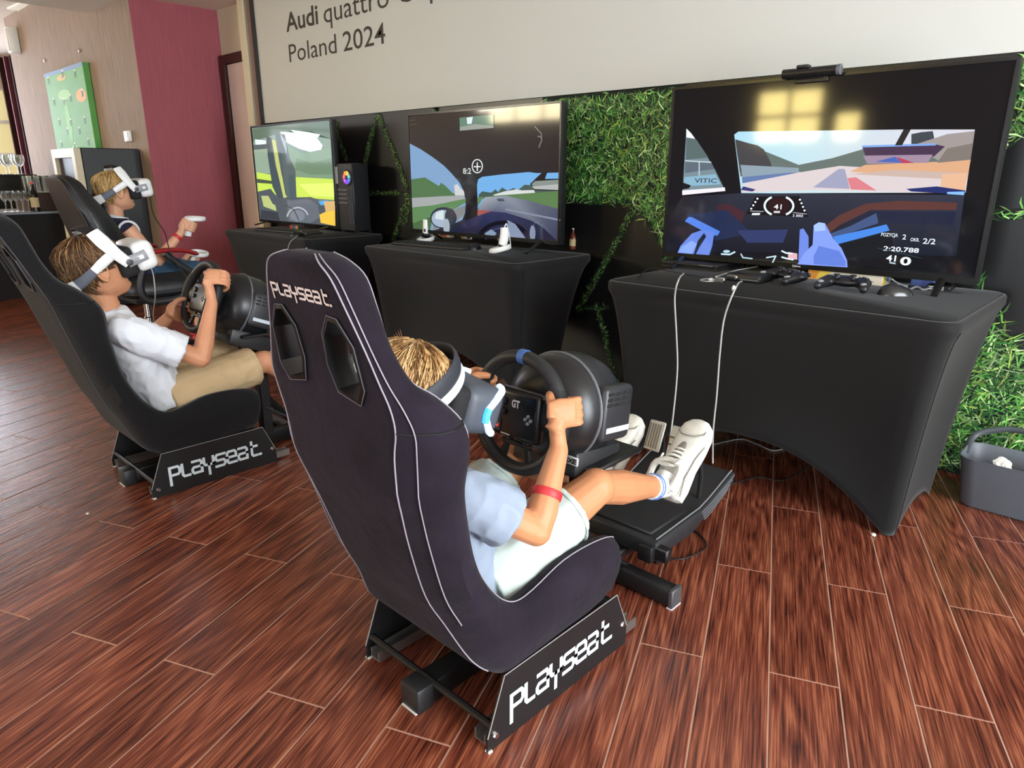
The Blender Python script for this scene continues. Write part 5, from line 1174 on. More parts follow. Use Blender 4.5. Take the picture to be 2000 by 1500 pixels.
# ------------------------------------------------------------------ headsets
def scaled(M):  # head frame without its scale, origin between the eyes on the face
    T = M @ V((0, .40, .50)); R = M.to_3x3(); R = Matrix([r/R.col[0].length for r in R]).to_4x4()
    return Matrix.Translation(T) @ R
def vr_white(label, M, h):
    E = scaled(M); t = thing('vr_headset', label, 'headset', E.to_translation(), 0, 'white VR headsets')
    I = E
    MB().rbox((-.092, .022, -.052), (.092, .098, .050), .026, 4, I).build('visor', M_white, t, True, angle=60)
    MB().rbox((-.088, -.030, -.056), (.088, .030, .046), .018, 3, I).build('face_gasket', mat('gasket_black', (22, 22, 24), 0.8), t, True, angle=60)
    for s in (1, -1):
        a = MB(); a.tube([(s*.096, .062, .005), (s*.099, .03, .002), (s*.100, -.005, .0)], [(.018, .006), (.018, .006), (.019, .006)], 14, M=I, xaxis=(0, 0, 1)); o = a.build('side_arm', mat('arm_grey', (150, 152, 156), 0.4), t, True)
        MB().rbox((s*.103-.0015, .012, -.004), (s*.103+.0015, .05, .010), .001, 1, I).build('slot', M_white, o, True)
        b = MB(); b.tube([(s*.104, -.004, -.004), (s*.104, -.030, .040), (s*.096, -.050, .088), (s*.072, -.060, .122)], [(.017, .0055), (.02, .006), (.024, .006), (.022, .005)], 12, M=I, xaxis=(0, 1, 0)); o = b.build('upper_arm', M_white, t, True)
        MB().lathe([(0, 0), (.011, 0), (.011, .004), (.005, .005), (.005, .003), (0, .003)], 16, I @ Matrix.Translation((s*.1085, -.002, 0)) @ Matrix.Rotation(s*math.pi/2, 4, 'Y')).build('pivot', mat('pivot_dark', (60, 62, 66), 0.4), o, True)
        q = MB(); q.tube([(s*.100, -.040, .040), (s*.098, -.08, .022), (s*.094, -.112, .006)], [(.016, .005), (.0165, .005), (.014, .005)], 12, M=I, xaxis=(0, 0, 1)); q.build('temple_plate', M_white, t, True)
        w = MB(); w.tube([(s*.094, -.105, .009), (s*.090, -.15, -.012), (s*.074, -.190, -.028), (s*.035, -.208, -.038)], [(.015, .004), (.017, .004), (.019, .005), (.02, .005)], 12, M=I, xaxis=(0, 0, 1)); w.build('strap', mat('strap_grey', (86, 92, 104), 0.6), t, True)
    MB().tube([(-.075, -.180, -.052), (-.04, -.204, -.060), (0, -.212, -.062), (.04, -.204, -.060), (.075, -.180, -.052)], [(.03, .007)]*5, 12, M=I, xaxis=(0, 0, 1)).build('rear_pad', mat('gasket_black', (22, 22, 24), 0.8), t, True)
    k = MB(); k.tube([(.088, -.176, -.022), (.070, -.204, -.034), (.035, -.226, -.042), (-.03, -.226, -.044)], [(.021, .006), (.025, .009), (.025, .011), (.022, .010)], 14, M=I, xaxis=(0, 0, 1)); k.build('rear_dial', M_white, t, True)
    MB().tube([(.06, -.062, .124), (.03, -.072, .134), (0, -.075, .137), (-.03, -.072, .134), (-.06, -.062, .124)], [(.02, .004)]*5, 10, M=I, xaxis=(0, 1, 0)).build('top_band', mat('gasket_black', (22, 22, 24), 0.8), t, True)
    return t, I
hsB, IB = vr_white('white VR headset worn by the boy in the white T-shirt', HB, .212)
hsC, IC = vr_white('white VR headset worn by the far blond boy in navy', HC, .205)
def cable(name, label, pts, r, m, cat='cable', group=None):
    o = MB().tube(spline([tuple(p) for p in pts], 6), r, 6).build(name, m, angle=180); return tag(o, label, cat, group)
M_cab = mat('cable_black', (24, 24, 26), 0.5); M_cabg = mat('cable_grey', (170, 170, 168), 0.5)
a = IB @ V((.06, .07, -.05)); cable('headset_cable', 'thin grey cable hanging from the white VR headset of the boy in the white T-shirt', [a, AX(300, 540, -2.62), AX(303, 580, -2.66), AX(300, 630, -2.95), V((-3.02, 1.02, .25)), V((-3.05, 1.1, .006)), V((-3.15, 1.5, .004))], .0022, M_cabg)
a = IC @ V((.05, .08, -.05)); cable('headset_cable', 'thin black cable running down from the far blond boy\'s VR headset', [a, AX(300, 420, -4.25), AX(322, 455, -4.12), AX(340, 505, -4.05), V((-4.03, 1.7, .3)), V((-4.05, 1.8, .004)), V((-4.2, 2.2, .004))], .003, M_cab)

# dark visor with lit arcs on the nearest boy
E = scaled(HA); I = E @ Matrix.Translation((0, .010, -.006)) @ Matrix.Diagonal((.93, .90, .93, 1)); t = thing('vr_headset', 'dark VR headset with glowing blue-white light arcs worn by the fair-haired boy', 'headset', I.to_translation(), 0)
MB().rbox((-.092, .0, -.058), (.092, .118, .052), .03, 4, I).build('visor', mat('visor_charcoal', (72, 78, 88), 0.5), t, True, angle=60)
MB().rbox((-.086, -.035, -.058), (.086, .02, .048), .018, 3, I).build('light_shield', mat('gasket_black', (22, 22, 24), 0.8), t, True, angle=60)
MB().rbox((-.068, .112, -.044), (.068, .124, .038), .018, 3, I).build('front_plate', mat('visor_front_black', (20, 20, 24), 0.25), t, True, angle=60)
for s in (1, -1):
    pts = [(s*.050, .117, -.052), (s*.077, .106, -.053), (s*.0905, .082, -.040), (s*.0935, .060, -.004), (s*.0905, .082, .031), (s*.077, .104, .046), (s*.054, .116, .048)]
    MB().tube(spline(pts, 5), .0085, 8, M=I).build('light_arc', mat('arc_glow', (196, 224, 250), 0.4, emit=0.85), t, True)
    MB().tube([(s*.0935, .063, -.022), (s*.0942, .060, -.006), (s*.094, .062, .010)], .0092, 8, M=I).build('light_bar', mat('arc_glow_blue', (70, 170, 250), 0.4, emit=1.0), t, True)
MB().lathe([(0, 0), (.012, 0), (.012, .003), (0, .004)], 16, I @ Matrix.Translation((0, .1235, -.003)) @ Matrix.Rotation(-math.pi/2, 4, 'X')).build('front_light', mat('arc_glow_blue', (70, 170, 250), 0.4, emit=1.0), t, True)
rg = []; rg2 = []; hx = V((0, -.63, .78))
for i in range(44):
    a = 2*math.pi*i/44; sy = math.sin(a); y = -.100+.096*sy; x = .090*math.cos(a)
    rg2.append(V((x, y, .027+.076*sy))); rg.append(V((x*1.05, y+.016+.004*sy, .004+.078*sy)))
MB().tube(rg2, [(.022, .006)]*44, 12, closed=True, xaxis=hx, M=I).build('halo_band', mat('halo_dark', (44, 47, 54), 0.6), t, True)
MB().tube(rg, [(.011, .005)]*44, 12, closed=True, xaxis=hx, M=I).build('halo_trim', mat('halo_white', (226, 230, 232), 0.4), t, True)
cable('headset_cable', 'black headset cable falling behind the fair-haired boy\'s racing wheel', [I @ V((-.095, .0, -.02)), V((-1.16, .95, .55)), V((-1.28, 1.02, .3)), V((-1.30, 1.25, .006)), V((-1.3, 1.7, .005)), V((-1.35, 2.1, .005))], .0028, M_cab)
# ------------------------------------------------------------------ white motion controllers
def controller(label, M, loc, strap=False):
    t = thing('vr_controller', label, 'controller', loc, 0, 'white VR controllers')
    MB().tube([(0, 0, -.06), (0, -.002, -.03), (0, .002, .0), (0, .010, .03)], [(.018, .020), (.0195, .023), (.02, .024), (.021, .022)], 14, M=M, xaxis=(1, 0, 0)).build('handle', M_white, t, True, angle=70)
    MB().tube([(0, .008, .028), (0, .012, .040)], [(.024, .024), (.026, .026)], 18, M=M, xaxis=(1, 0, 0)).build('thumb_face', mat('controller_face', (40, 40, 42), 0.4), t, True)
    pts = [V((.048*math.cos(a), .022+.05*math.sin(a), .048+.012*math.sin(a))) for a in [2*math.pi*i/28 for i in range(28)]]
    MB().tube([M @ p for p in pts], [(.013, .008)]*28, 10, closed=True, xaxis=M.to_3x3() @ V((0, 0, 1))).build('tracking_ring', M_white, t, True)
    MB().tube([M @ V(p) for p in ((0, .022, .012), (0, .032, .004), (0, .03, -.006))], .006, 8).build('trigger', mat('controller_face', (40, 40, 42), 0.4), t, True)
    if strap: MB().tube(spline([tuple(M @ V(p)) for p in ((0, 0, -.06), (-.02, -.01, -.075), (-.045, -.02, -.03), (-.05, -.03, .05))], 5), [(.0045, .0015)]*16, 6).build('wrist_strap', M_white, t, True)
    return t
controller('white VR controller held up in the far boy\'s right hand', frame(hR, V((.2, 1, -.3)), V((.1, .35, .9))), hR)
controller('white VR controller held low in the far boy\'s left hand', frame(hL, V((-.2, 1, -.3)), V((.1, .5, .8))), hL)
def standing(px, py, X_label, rz):
    p = AZ(px, py, TZ+.001); M = Matrix.Translation((p.x, p.y, TZ+.064)) @ Matrix.Rotation(rz, 4, 'Z') @ Matrix.Rotation(math.pi, 4, 'X')
    M = M @ Matrix.Translation((0, 0, .0)); return p, M
p, M = standing(833, 470, '', .5); controller('white VR controller standing on the middle table, left of the other', Matrix.Translation((p.x, p.y, TZ+.0665)) @ Matrix.Rotation(.6, 4, 'Z') @ Matrix.Rotation(math.pi, 4, 'X'), (p.x, p.y, TZ), False)
p, M = standing(985, 493, '', -.4); controller('white VR controller with dangling strap at the middle table\'s front edge', Matrix.Translation((p.x, p.y, TZ+.0665)) @ Matrix.Rotation(-.9, 4, 'Z') @ Matrix.Rotation(math.pi, 4, 'X'), (p.x, p.y, TZ), True)
# ================================================================== FAR BOY'S CHAIR
M_leather = mat('black_leather', (30, 31, 33), 0.38, bump=0.12, bump_scale=40)
M_pipe = mat('chair_stitch', (58, 60, 62), 0.6)
gc = thing('gaming_chair', 'black leather gaming chair with red armrest pad under the far blond boy', 'chair', (-4.40, 1.47, 0))
X0 = -4.40
def slab(rows, name, m, parent, angle=60):
    """rows: (y, z, halfwidth, thickness, bolster, ny, nz): padded slab following a spine"""
    rs = []
    for y, z, w, th, bo, ny, nz in rows:
        n = V((0, ny, nz)).normalized(); P = V((X0, y, z)); hp = [(-w, .35), (-w*.96, .8), (-w*.85, 1+bo*.9), (-w*.72, 1+bo), (-w*.60, 1+bo*.35), (-w*.5, 1), (0, 1), (w*.5, 1), (w*.60, 1+bo*.35), (w*.72, 1+bo), (w*.85, 1+bo*.9), (w*.96, .8), (w, .35), (w*.93, 0), (w*.5, -.03), (0, -.04), (-w*.5, -.03), (-w*.93, 0)]
        rs.append([P+V((x, 0, 0))+n*(q*th) for x, q in hp])
    o = MB().rings(rs, True, True).build(name, m, parent, True, angle=angle)
    MB().tube([r[0]+V((-.001, 0, 0)) for r in rs], .003, 6).build('piping', M_pipe, o, True); MB().tube([r[12]+V((.001, 0, 0)) for r in rs], .003, 6).build('piping', M_pipe, o, True)
    MB().tube([r[13]+V((.004, -.002, 0)) for r in rs], .003, 6).build('piping', M_pipe, o, True)
    return o
slab(spline([(1.277, .50, 0.186, .07, .4, .93, .36), (1.242, .60, 0.219, .08, .7, .95, .3), (1.207, .70, 0.233, .085, .8, .96, .28), (1.177, .80, 0.242, .085, .7, .96, .28), (1.147, .90, 0.228, .08, .5, .97, .25), (1.122, .98, 0.200, .07, .35, .97, .25), (1.107, 1.035, 0.177, .065, .3, .97, .25), (1.097, 1.07, 0.144, .05, .2, .96, .28), (1.094, 1.085, 0.093, .03, .1, .9, .4)], 3), 'backrest', M_leather, gc)
slab(spline([(1.30, .435, .20, .07, .2, -.3, 1), (1.36, .425, .245, .085, .5, -.05, 1), (1.50, .425, .255, .085, .55, 0, 1), (1.66, .43, .255, .085, .45, .05, 1), (1.76, .435, .235, .075, .2, .3, 1), (1.785, .445, .20, .05, .1, .6, .8)], 3), 'seat_cushion', M_leather, gc)
MB().rbox((X0-.16, 1.36, .385), (X0+.16, 1.66, .43), .01, 2).build('tilt_plate', M_blackm, gc, True)
for s in (1, -1):
    ax = X0+s*.305
    o = MB().tube(spline([(ax, 1.36, .655), (ax, 1.40, .683), (ax, 1.50, .695), (ax, 1.60, .688), (ax, 1.68, .66)], 4), [(.018, .006)]+[(.036, .013)]*15+[(.016, .006)], 14, xaxis=(1, 0, 0)).build('armrest_pad', mat('armrest_red', (150, 30, 36), 0.45), gc, True, label='red armrest pad')
    MB().tube(spline([(ax-s*.005, 1.44, .675), (ax-s*.01, 1.38, .60), (ax-s*.01, 1.35, .50), (ax-s*.01, 1.38, .425), (ax-s*.01, 1.50, .415), (ax-s*.01, 1.62, .45), (ax-s*.01, 1.66, .53), (ax-s*.005, 1.56, .62), (ax-s*.005, 1.50, .678)], 5), [(.016, .02)]*41, 10, xaxis=(1, 0, 0)).build('armrest_loop', M_dark, gc, True)
    MB().rbox((min(ax-s*.01, X0+s*.1), 1.46, .40), (max(ax-s*.01, X0+s*.1), 1.53, .418), .004, 1).build('armrest_bracket', M_blackm, gc, True)
MB().lathe([(.028, .10), (.028, .28), (.022, .285), (.022, .39)], 18, Matrix.Translation((X0, 1.47, 0))).build('gas_lift', M_chrome, gc, True)
MB().lathe([(0, .065), (.045, .07), (.042, .12), (.03, .13), (0, .13)], 18, Matrix.Translation((X0, 1.47, 0))).build('base_hub', M_black, gc, True)
for k in range(5):
    a = 2*math.pi*k/5+.5; dx, dy = math.cos(a), math.sin(a)
    o = MB().tube([(X0+dx*.03, 1.47+dy*.03, .095), (X0+dx*.17, 1.47+dy*.17, .088), (X0+dx*.30, 1.47+dy*.30, .072)], [(.022, .018), (.018, .014), (.014, .010)], 10).build('base_leg', M_black, gc, True)
    c = MB()
    for w in (-.014, .014): c.lathe([(0, -.009), (.024, -.009), (.027, 0), (.024, .009), (0, .009)], 14, Matrix.Translation((X0+dx*.31-dy*w, 1.47+dy*.31+dx*w, .0275)) @ Matrix.Rotation(a+math.pi/2, 4, 'Z') @ Matrix.Rotation(math.pi/2, 4, 'Y'))
    c.tube([(X0+dx*.31, 1.47+dy*.31, .03), (X0+dx*.305, 1.47+dy*.305, .075)], .007, 6); c.build('caster', M_dark, o, True)
MB().tube([(X0+.1, 1.5, .40), (X0+.24, 1.50, .385), (X0+.28, 1.50, .38)], .005, 6).build('tilt_lever', M_dark, gc, True)

# ================================================================== THINGS ON THE TABLES
def on(px, py, z=TZ+.0008): return AZ(px, py, z)
# --- far table: computer tower
p0 = AY(657, 452, 2.68); p1 = AY(705, 455, 2.68); x0, x1 = -4.02, -3.80
x0 = AY(656, 400, 2.72).x; x1 = AY(689, 400, 2.72).x; zt_ = AY(690, 318, 2.72).z; y0_ = 2.72
pc = thing('computer_tower', 'black computer tower with a glowing rainbow fan behind the farthest screen', 'computer', ((x0+x1)/2, 2.76, TZ))
MB().rbox((x0, y0_+.012, TZ+.012), (x1, 2.86, zt_), .006, 1).build('case', mat('pc_case', (24, 24, 27), 0.4), pc, True)
for k in range(4): MB().box((x0+.015+(k % 2)*(x1-x0-.05), y0_+.03+(k//2)*.10, TZ+.0008), (x0+.035+(k % 2)*(x1-x0-.05), y0_+.05+(k//2)*.10, TZ+.013)).build('foot', M_blackm, pc, True, angle=None)
fcx = AY(675, 347, y0_).x; fcz = AY(675, 347, y0_).z; fr_ = .047
ring = MB().tube([V((fcx+fr_*math.cos(a), y0_+.008, fcz+fr_*math.sin(a))) for a in [2*math.pi*i/32 for i in range(32)]], .005, 8, closed=True).build('fan_ring', mat('fan_ring', (50, 50, 60), 0.4), pc, True)
rb = [(255,150,60),(250,90,120),(190,70,220),(110,70,235),(70,120,235),(80,200,190),(220,190,90)]
for k in range(7):
    a = 2*math.pi*k/7; m = MB(); c = rb[(k+5) % 7]
    P_ = lambda r_, an: V((fcx+r_*math.cos(an), y0_+.006, fcz+r_*math.sin(an)))
    m.add([P_(.016, a-.3), P_(.043, a-.05), P_(.044, a+.35), P_(.041, a+.72), P_(.016, a+.45)], [(0, 1, 2, 3, 4)], col=c); m.build('fan_blade', mat('fan_glow', emit=0.7, attr=True, rough=0.4), ring, True, angle=None)
MB().lathe([(0, 0), (.016, 0), (.015, .004), (0, .005)], 14, Matrix.Translation((fcx, y0_+.008, fcz)) @ Matrix.Rotation(math.pi/2, 4, 'X')).build('fan_hub', M_black, ring, True)
m = MB()
for k in range(4):
    z = fcz-.085-.028*k; m.box((x0+.015, y0_+.008, z), (x1-.07, y0_+.0115, z+.012))
m.build('drive_bays', mat('pc_grey', (96, 98, 104), 0.4, metal=0.5), pc, True, angle=None)
for k in range(3):
    xx = x1-.055+.017*k; MB().box((xx, y0_+.007, TZ+.06), (xx+.007, y0_+.0115, fcz-.075)).build('front_slat', mat('pc_slat', (70, 72, 78), 0.4), pc, True, angle=None)
MB().box((x0+.006, y0_+.006, fcz-.04), (x0+.03, y0_+.0115, fcz+.07)).build('memory_panel', mat('pc_pale', (150, 152, 156), 0.4), pc, True, angle=None)
# keyboards
def keyboard(label, pa, pb, depth):
    a = on(*pa); b = on(*pb); L_ = (b-a).length; ang = math.atan2(b.y-a.y, b.x-a.x)
    t = thing('keyboard', label, 'keyboard', (a.x, a.y, TZ+.0008), ang, 'black keyboards')
    MB().rbox((0, 0, 0), (L_, depth, .014), .004, 2).build('base', M_dark, t)
    nx = 15; kw = (L_-.02)/nx; k0 = None
    for j in range(5):
        for i in range(nx):
            if k0 is None:
                k0 = MB().rbox((0, 0, 0), (kw*.86, (depth-.02)/5*.86, .007), .0015, 1).mesh('key'); k0.materials.append(M_blackm)
            o = bpy.data.objects.new('key', k0); COL.objects.link(o); o.parent = t; o.location = (.01+i*kw, .01+j*(depth-.02)/5, .0135)
    return t
keyboard('black keyboard on the farthest table in front of the golf screen', (497, 451), (600, 459), .13)
keyboard('black keyboard on the middle table beside the white controllers', (764, 478), (904, 490), .14)
def mouse(name, label, px, py, rz, s=1.0, m=None, cat='mouse'):
    p = on(px, py); t = thing(name, label, cat, (p.x, p.y, TZ+.0008), rz)
    mb = MB(); mb.rings([[(w*.031*s*math.cos(a), y*s, max(0, h*s*max(-.02, math.sin(a)))) for a in [2*math.pi*i/18 for i in range(18)]] for y, w, h in ((-.055, .35, .012), (-.048, .8, .024), (-.025, 1.0, .036), (.0, 1.0, .038), (.03, .95, .03), (.048, .75, .02), (.055, .4, .012))], True, True)
    mb.build('shell', m or M_black, t, angle=60)
    MB().rbox((-.003, .018*s, .022*s), (.003, .036*s, .034*s), .002, 1).build('scroll_wheel', M_grey, t)
    MB().tube([(0, .0, .0385*s), (0, .03*s, .0315*s), (0, .05*s, .018*s)], .0008, 4).build('button_split', M_grey, t)
    return t
mouse('computer_mouse', 'dark mouse on the farthest table beside the keyboard', 583, 462, .3)
mouse('computer_mouse', 'small dark mouse between the keyboard and the front white controller on the middle table', 928, 487, .5, .9)
mouse('computer_mouse', 'glossy dark mouse at the front right of the nearest table', 1748, 577, -.9, 1.0, mat('glossy_dark', (40, 40, 43), 0.15))
def box_thing(name, label, cat, lo, hi, cols, rz=0.0, group=None):
    c = ((lo[0]+hi[0])/2, (lo[1]+hi[1])/2, lo[2]); t = thing(name, label, cat, c, rz, group)
    dx, dy, dz = hi[0]-lo[0], hi[1]-lo[1], hi[2]-lo[2]
    MB().rbox((-dx/2, -dy/2, 0), (dx/2, dy/2, dz), min(.004, dz*.2), 1).build('carton', mat('carton_%d_%d_%d' % cols[0], cols[0], 0.5), t)
    k = MB(); n = len(cols)-1
    for i in range(n):
        u0 = -dx/2+.003+(dx-.006)*i/n; u1 = -dx/2+.003+(dx-.006)*(i+1)/n; d_ = -dy/2-.0006
        k.add([(u0, d_, dz*.12), (u1-.002, d_, dz*.10), (u1+.003, d_, dz*.9), (u0+.004, d_, dz*.86)], [(0, 1, 2, 3)], col=cols[i+1])
    k.build('printing', mat('carton_print', rough=0.5, attr=True), t, angle=None, recalc=False)
    return t
p = on(850, 462); box_thing('snack_box', 'long colourful snack box under the middle screen', 'box', (p.x, p.y-.01, TZ+.0008), (p.x+.155, p.y+.05, TZ+.045), [(214, 200, 160), (230, 214, 160), (210, 120, 40), (90, 40, 120), (220, 90, 60), (240, 220, 200)])
p = on(902, 466); box_thing('snack_box', 'small yellow and white snack carton right of the long colourful one', 'box', (p.x, p.y-.01, TZ+.0008), (p.x+.09, p.y+.04, TZ+.04), [(240, 236, 220), (236, 200, 60), (240, 232, 210), (60, 40, 40)])
p = on(566, 448); box_thing('snack_box', 'small orange and dark snack box under the farthest screen', 'box', (p.x, p.y, TZ+.0008), (p.x+.12, p.y+.05, TZ+.035), [(40, 30, 30), (190, 70, 40), (60, 90, 160), (210, 160, 60)])
for i, (px, py, col, lab) in enumerate(((1103, 481, (60, 24, 20), 'dark red small bottle at the right end of the middle table, left of the other'), (1119, 486, (120, 52, 34), 'brown-red small bottle at the right end of the middle table, rightmost of the two'))):
    p = on(px, py); bottle((p.x, p.y, TZ+.0008), lab, col, .11, .020, group='small bottles on the middle table', cap=(230, 230, 226))
# --- nearest table
a = on(1290, 521); b = on(1420, 528)
cs = thing('game_console', 'flat black console slab lying under the left part of the largest screen', 'console', (a.x+.14, a.y+.1, TZ+.0008))
MB().rbox((a.x, a.y, TZ+.001), (a.x+.265, a.y+.25, TZ+.014), .003, 1).build('lower_shell', M_blackm, cs, True)
MB().rbox((a.x+.006, a.y-.008, TZ+.018), (a.x+.271, a.y+.245, TZ+.032), .003, 1).build('upper_shell', mat('console_black', (28, 28, 30), 0.5), cs, True)
MB().box((a.x+.004, a.y+.004, TZ+.0135), (a.x+.262, a.y+.24, TZ+.0185)).build('gap_band', M_black, cs, True, angle=None)
MB().rbox((a.x+.19, a.y-.0095, TZ+.023), (a.x+.25, a.y-.0075, TZ+.027), .0005, 1).build('disc_slot', M_grey, cs, True)
a = on(1415, 549); pb_ = thing('processor_box', 'small black headset processor box with silver front on the nearest table', 'box', (a.x+.07, a.y+.07, TZ+.0008))
MB().rbox((a.x, a.y, TZ+.001), (a.x+.14, a.y+.12, TZ+.034), .01, 2).build('shell', M_black, pb_, True); MB().rbox((a.x+.01, a.y-.004, TZ+.010), (a.x+.05, a.y+.002, TZ+.026), .002, 1).build('front_port', M_chrome, pb_, True); MB().rbox((a.x+.06, a.y-.002, TZ+.012), (a.x+.13, a.y+.001, TZ+.016), .0005, 1).build('status_line', M_grey, pb_, True)
a = on(1380, 551)
eb = thing('earphones', 'coiled white earphone loop with bud at the front of the nearest table', 'earphones', (a.x, a.y, TZ))
MB().tube([V((a.x+.028*math.cos(q)-.008, a.y+.03+.036*math.sin(q), TZ+.004)) for q in [2*math.pi*i/26 for i in range(26)]], .0022, 6, closed=True).build('loop', M_cabg, eb, True)
MB().lathe([(0, 0), (.009, 0), (.011, .006), (.006, .012), (0, .013)], 12, Matrix.Translation((a.x+.002, a.y+.03, TZ+.001))).build('bud', M_white, eb, True)
MB().rbox((a.x+.024, a.y+.015, TZ+.001), (a.x+.062, a.y+.03, TZ+.02), .003, 1).build('jack_clip', M_chrome, eb, True)
def gamepad(label, px, py, rz, shade):
    p = on(px, py); t = thing('gamepad', label, 'gamepad', (p.x, p.y, TZ+.001), rz, 'black gamepads on the nearest table')
    b = MB(); b.ell((0, .012, .03), (.062, .036, .017)); b.ell((-.05, .012, .03), (.033, .033, .018)); b.ell((.05, .012, .03), (.033, .033, .018))
    for s in (1, -1): b.tube([(s*.055, .005, .03), (s*.066, -.03, .026), (s*.072, -.062, .020)], [.022, .019, .014], 12); b.ell((s*.0725, -.064, .020), (.0145, .0145, .0145), None, 12, 8)
    me = fuse(b, .0032, 4); link('shell', me, shade, t, angle=180)
    for s in (1, -1):
        k = MB(); k.lathe([(0, 0), (.006, 0), (.006, .008), (.0105, .010), (.011, .014), (.007, .0155), (0, .014)], 14, Matrix.Translation((s*.026, -.012, .043))); k.build('thumbstick', M_dark, t)
        MB().rbox((s*.05-.018, .040, .028), (s*.05+.018, .052, .044), .005, 2).build('shoulder_button', M_dark, t)
        MB().ell((s*.068, -.046, .0335), (.011, .022, .006), None, 10, 6).build('grip_gloss', mat('grip_gloss', (150, 150, 154), 0.2), t)
    k = MB()
    for dx, dy in ((.01, 0), (-.01, 0), (0, .01), (0, -.01)): k.lathe([(0, 0), (.0046, 0), (.004, .004), (0, .0045)], 10, Matrix.Translation((.052+dx, .016+dy, .046)))
    k.build('face_buttons', M_grey, t); k = MB()
    for dx, dy in ((.008, 0), (-.008, 0), (0, .008), (0, -.008)): k.rbox((-.052+dx-.0045, .016+dy-.0045, .046), (-.052+dx+.0045, .016+dy+.0045, .050), .0015, 1)
    k.build('direction_pad', M_grey, t); MB().rbox((-.022, .014, .046), (.022, .040, .0485), .003, 1).build('touch_pad', mat('touchpad', (46, 46, 50), 0.35), t); MB().rbox((-.02, .047, .032), (.02, .0495, .037), .001, 1).build('light_bar', mat('pad_light', (70, 74, 84), 0.3), t)
    return t
gamepad('black gamepad lying crosswise under the brand name of the largest screen', 1535, 553, -.5, M_black)
gamepad('black gamepad lying flat in front of the yellow and white box', 1648, 568, .12, mat('gamepad_black', (26, 26, 29), 0.4))
a = on(1577, 545); b = on(1722, 560)
bx = thing('game_box', 'yellow and white carton with picture side lying under the largest screen', 'box', (a.x, a.y, TZ+.0008))
bx.rotation_euler = (0, 0, math.atan2(b.y-a.y, b.x-a.x)); Lb = (b-a).length*1.0
MB().rbox((0, 0.0, 0), (Lb, .09, .055), .002, 1).build('carton', mat('carton_white', (222, 214, 196), 0.5), bx)
k = MB(); k.add([(.0, -.0006, .004), (.05, -.0006, .004), (.062, -.0006, .052), (.0, -.0006, .053)], [(0, 1, 2, 3)], col=(226, 150, 60)); k.add([(.03, -.0009, .006), (.085, -.0009, .01), (.08, -.0009, .05), (.05, -.0009, .05)], [(0, 1, 2, 3)], col=(238, 206, 80))
k.add([(Lb+.0006, .004, .004), (Lb+.0006, .03, .004), (Lb+.0006, .03, .052), (Lb+.0006, .004, .052)], [(0, 1, 2, 3)], col=(236, 196, 40)); k.add([(Lb+.0006, .04, .015), (Lb+.0006, .075, .015), (Lb+.0006, .075, .045), (Lb+.0006, .04, .045)], [(0, 1, 2, 3)], col=(90, 150, 200)); k.add([(.11, -.0009, .012), (Lb-.03, -.0009, .012), (Lb-.03, -.0009, .016), (.11, -.0009, .016)], [(0, 1, 2, 3)], col=(150, 144, 130))
k.build('printing', mat('carton_print', rough=0.5, attr=True), bx, angle=None, recalc=False)
a = on(1776, 558); box_thing('card_case', 'small blue plastic case under the right part of the largest screen', 'box', (a.x, a.y, TZ+.0008), (a.x+.075, a.y+.03, TZ+.03), [(92, 116, 200), (110, 134, 214), (92, 112, 196)])
a = on(1862, 572); sb = thing('adapter', 'small black adapter block with white lettering by the television leg', 'adapter', (a.x-.05, a.y, TZ+.0008))
MB().rbox((a.x-.085, a.y, TZ+.001), (a.x-.012, a.y+.05, TZ+.022), .003, 1).build('shell', M_black, sb, True); k = MB(); text_to(k, 'ZHE', (a.x-.08, a.y-.0006, TZ+.006), (a.x-.03, a.y-.0006, TZ+.006), .011, bold=.03); k.build('lettering', mat('brand_white', (220, 220, 220), 0.5), sb, True, angle=None, recalc=False)
cable('tangled_cable', 'tangled black and white cable lying right of the glossy mouse on the nearest table', [on(1773, 568, TZ+.004), on(1790, 560, TZ+.012), on(1805, 566, TZ+.004), on(1822, 556, TZ+.015), on(1800, 553, TZ+.006), on(1835, 562, TZ+.004), on(1850, 556, TZ+.01)], .004, mat('cable_pale', (140, 140, 142), 0.35))
cable('white_cable', 'white cable curving between the carton and the blue case on the nearest table', [on(1742, 545, TZ+.03), on(1752, 552, TZ+.012), on(1768, 557, TZ+.004), on(1785, 553, TZ+.004)], .003, mat('cable_white', (216, 216, 214), 0.5))
cable('black_cable', 'thin black cable lying along the left side of the nearest table top', [on(1238, 548, TZ+.003), on(1270, 524, TZ+.003), on(1300, 529, TZ+.003), on(1340, 537, TZ+.003), on(1375, 543, TZ+.003)], .003, M_cab)
cable('white_cable', 'white cable running back from the processor box under the largest screen', [on(1398, 541, TZ+.012), on(1440, 528, TZ+.01), on(1480, 521, TZ+.006)], .003, mat('cable_white', (216, 216, 214), 0.5))
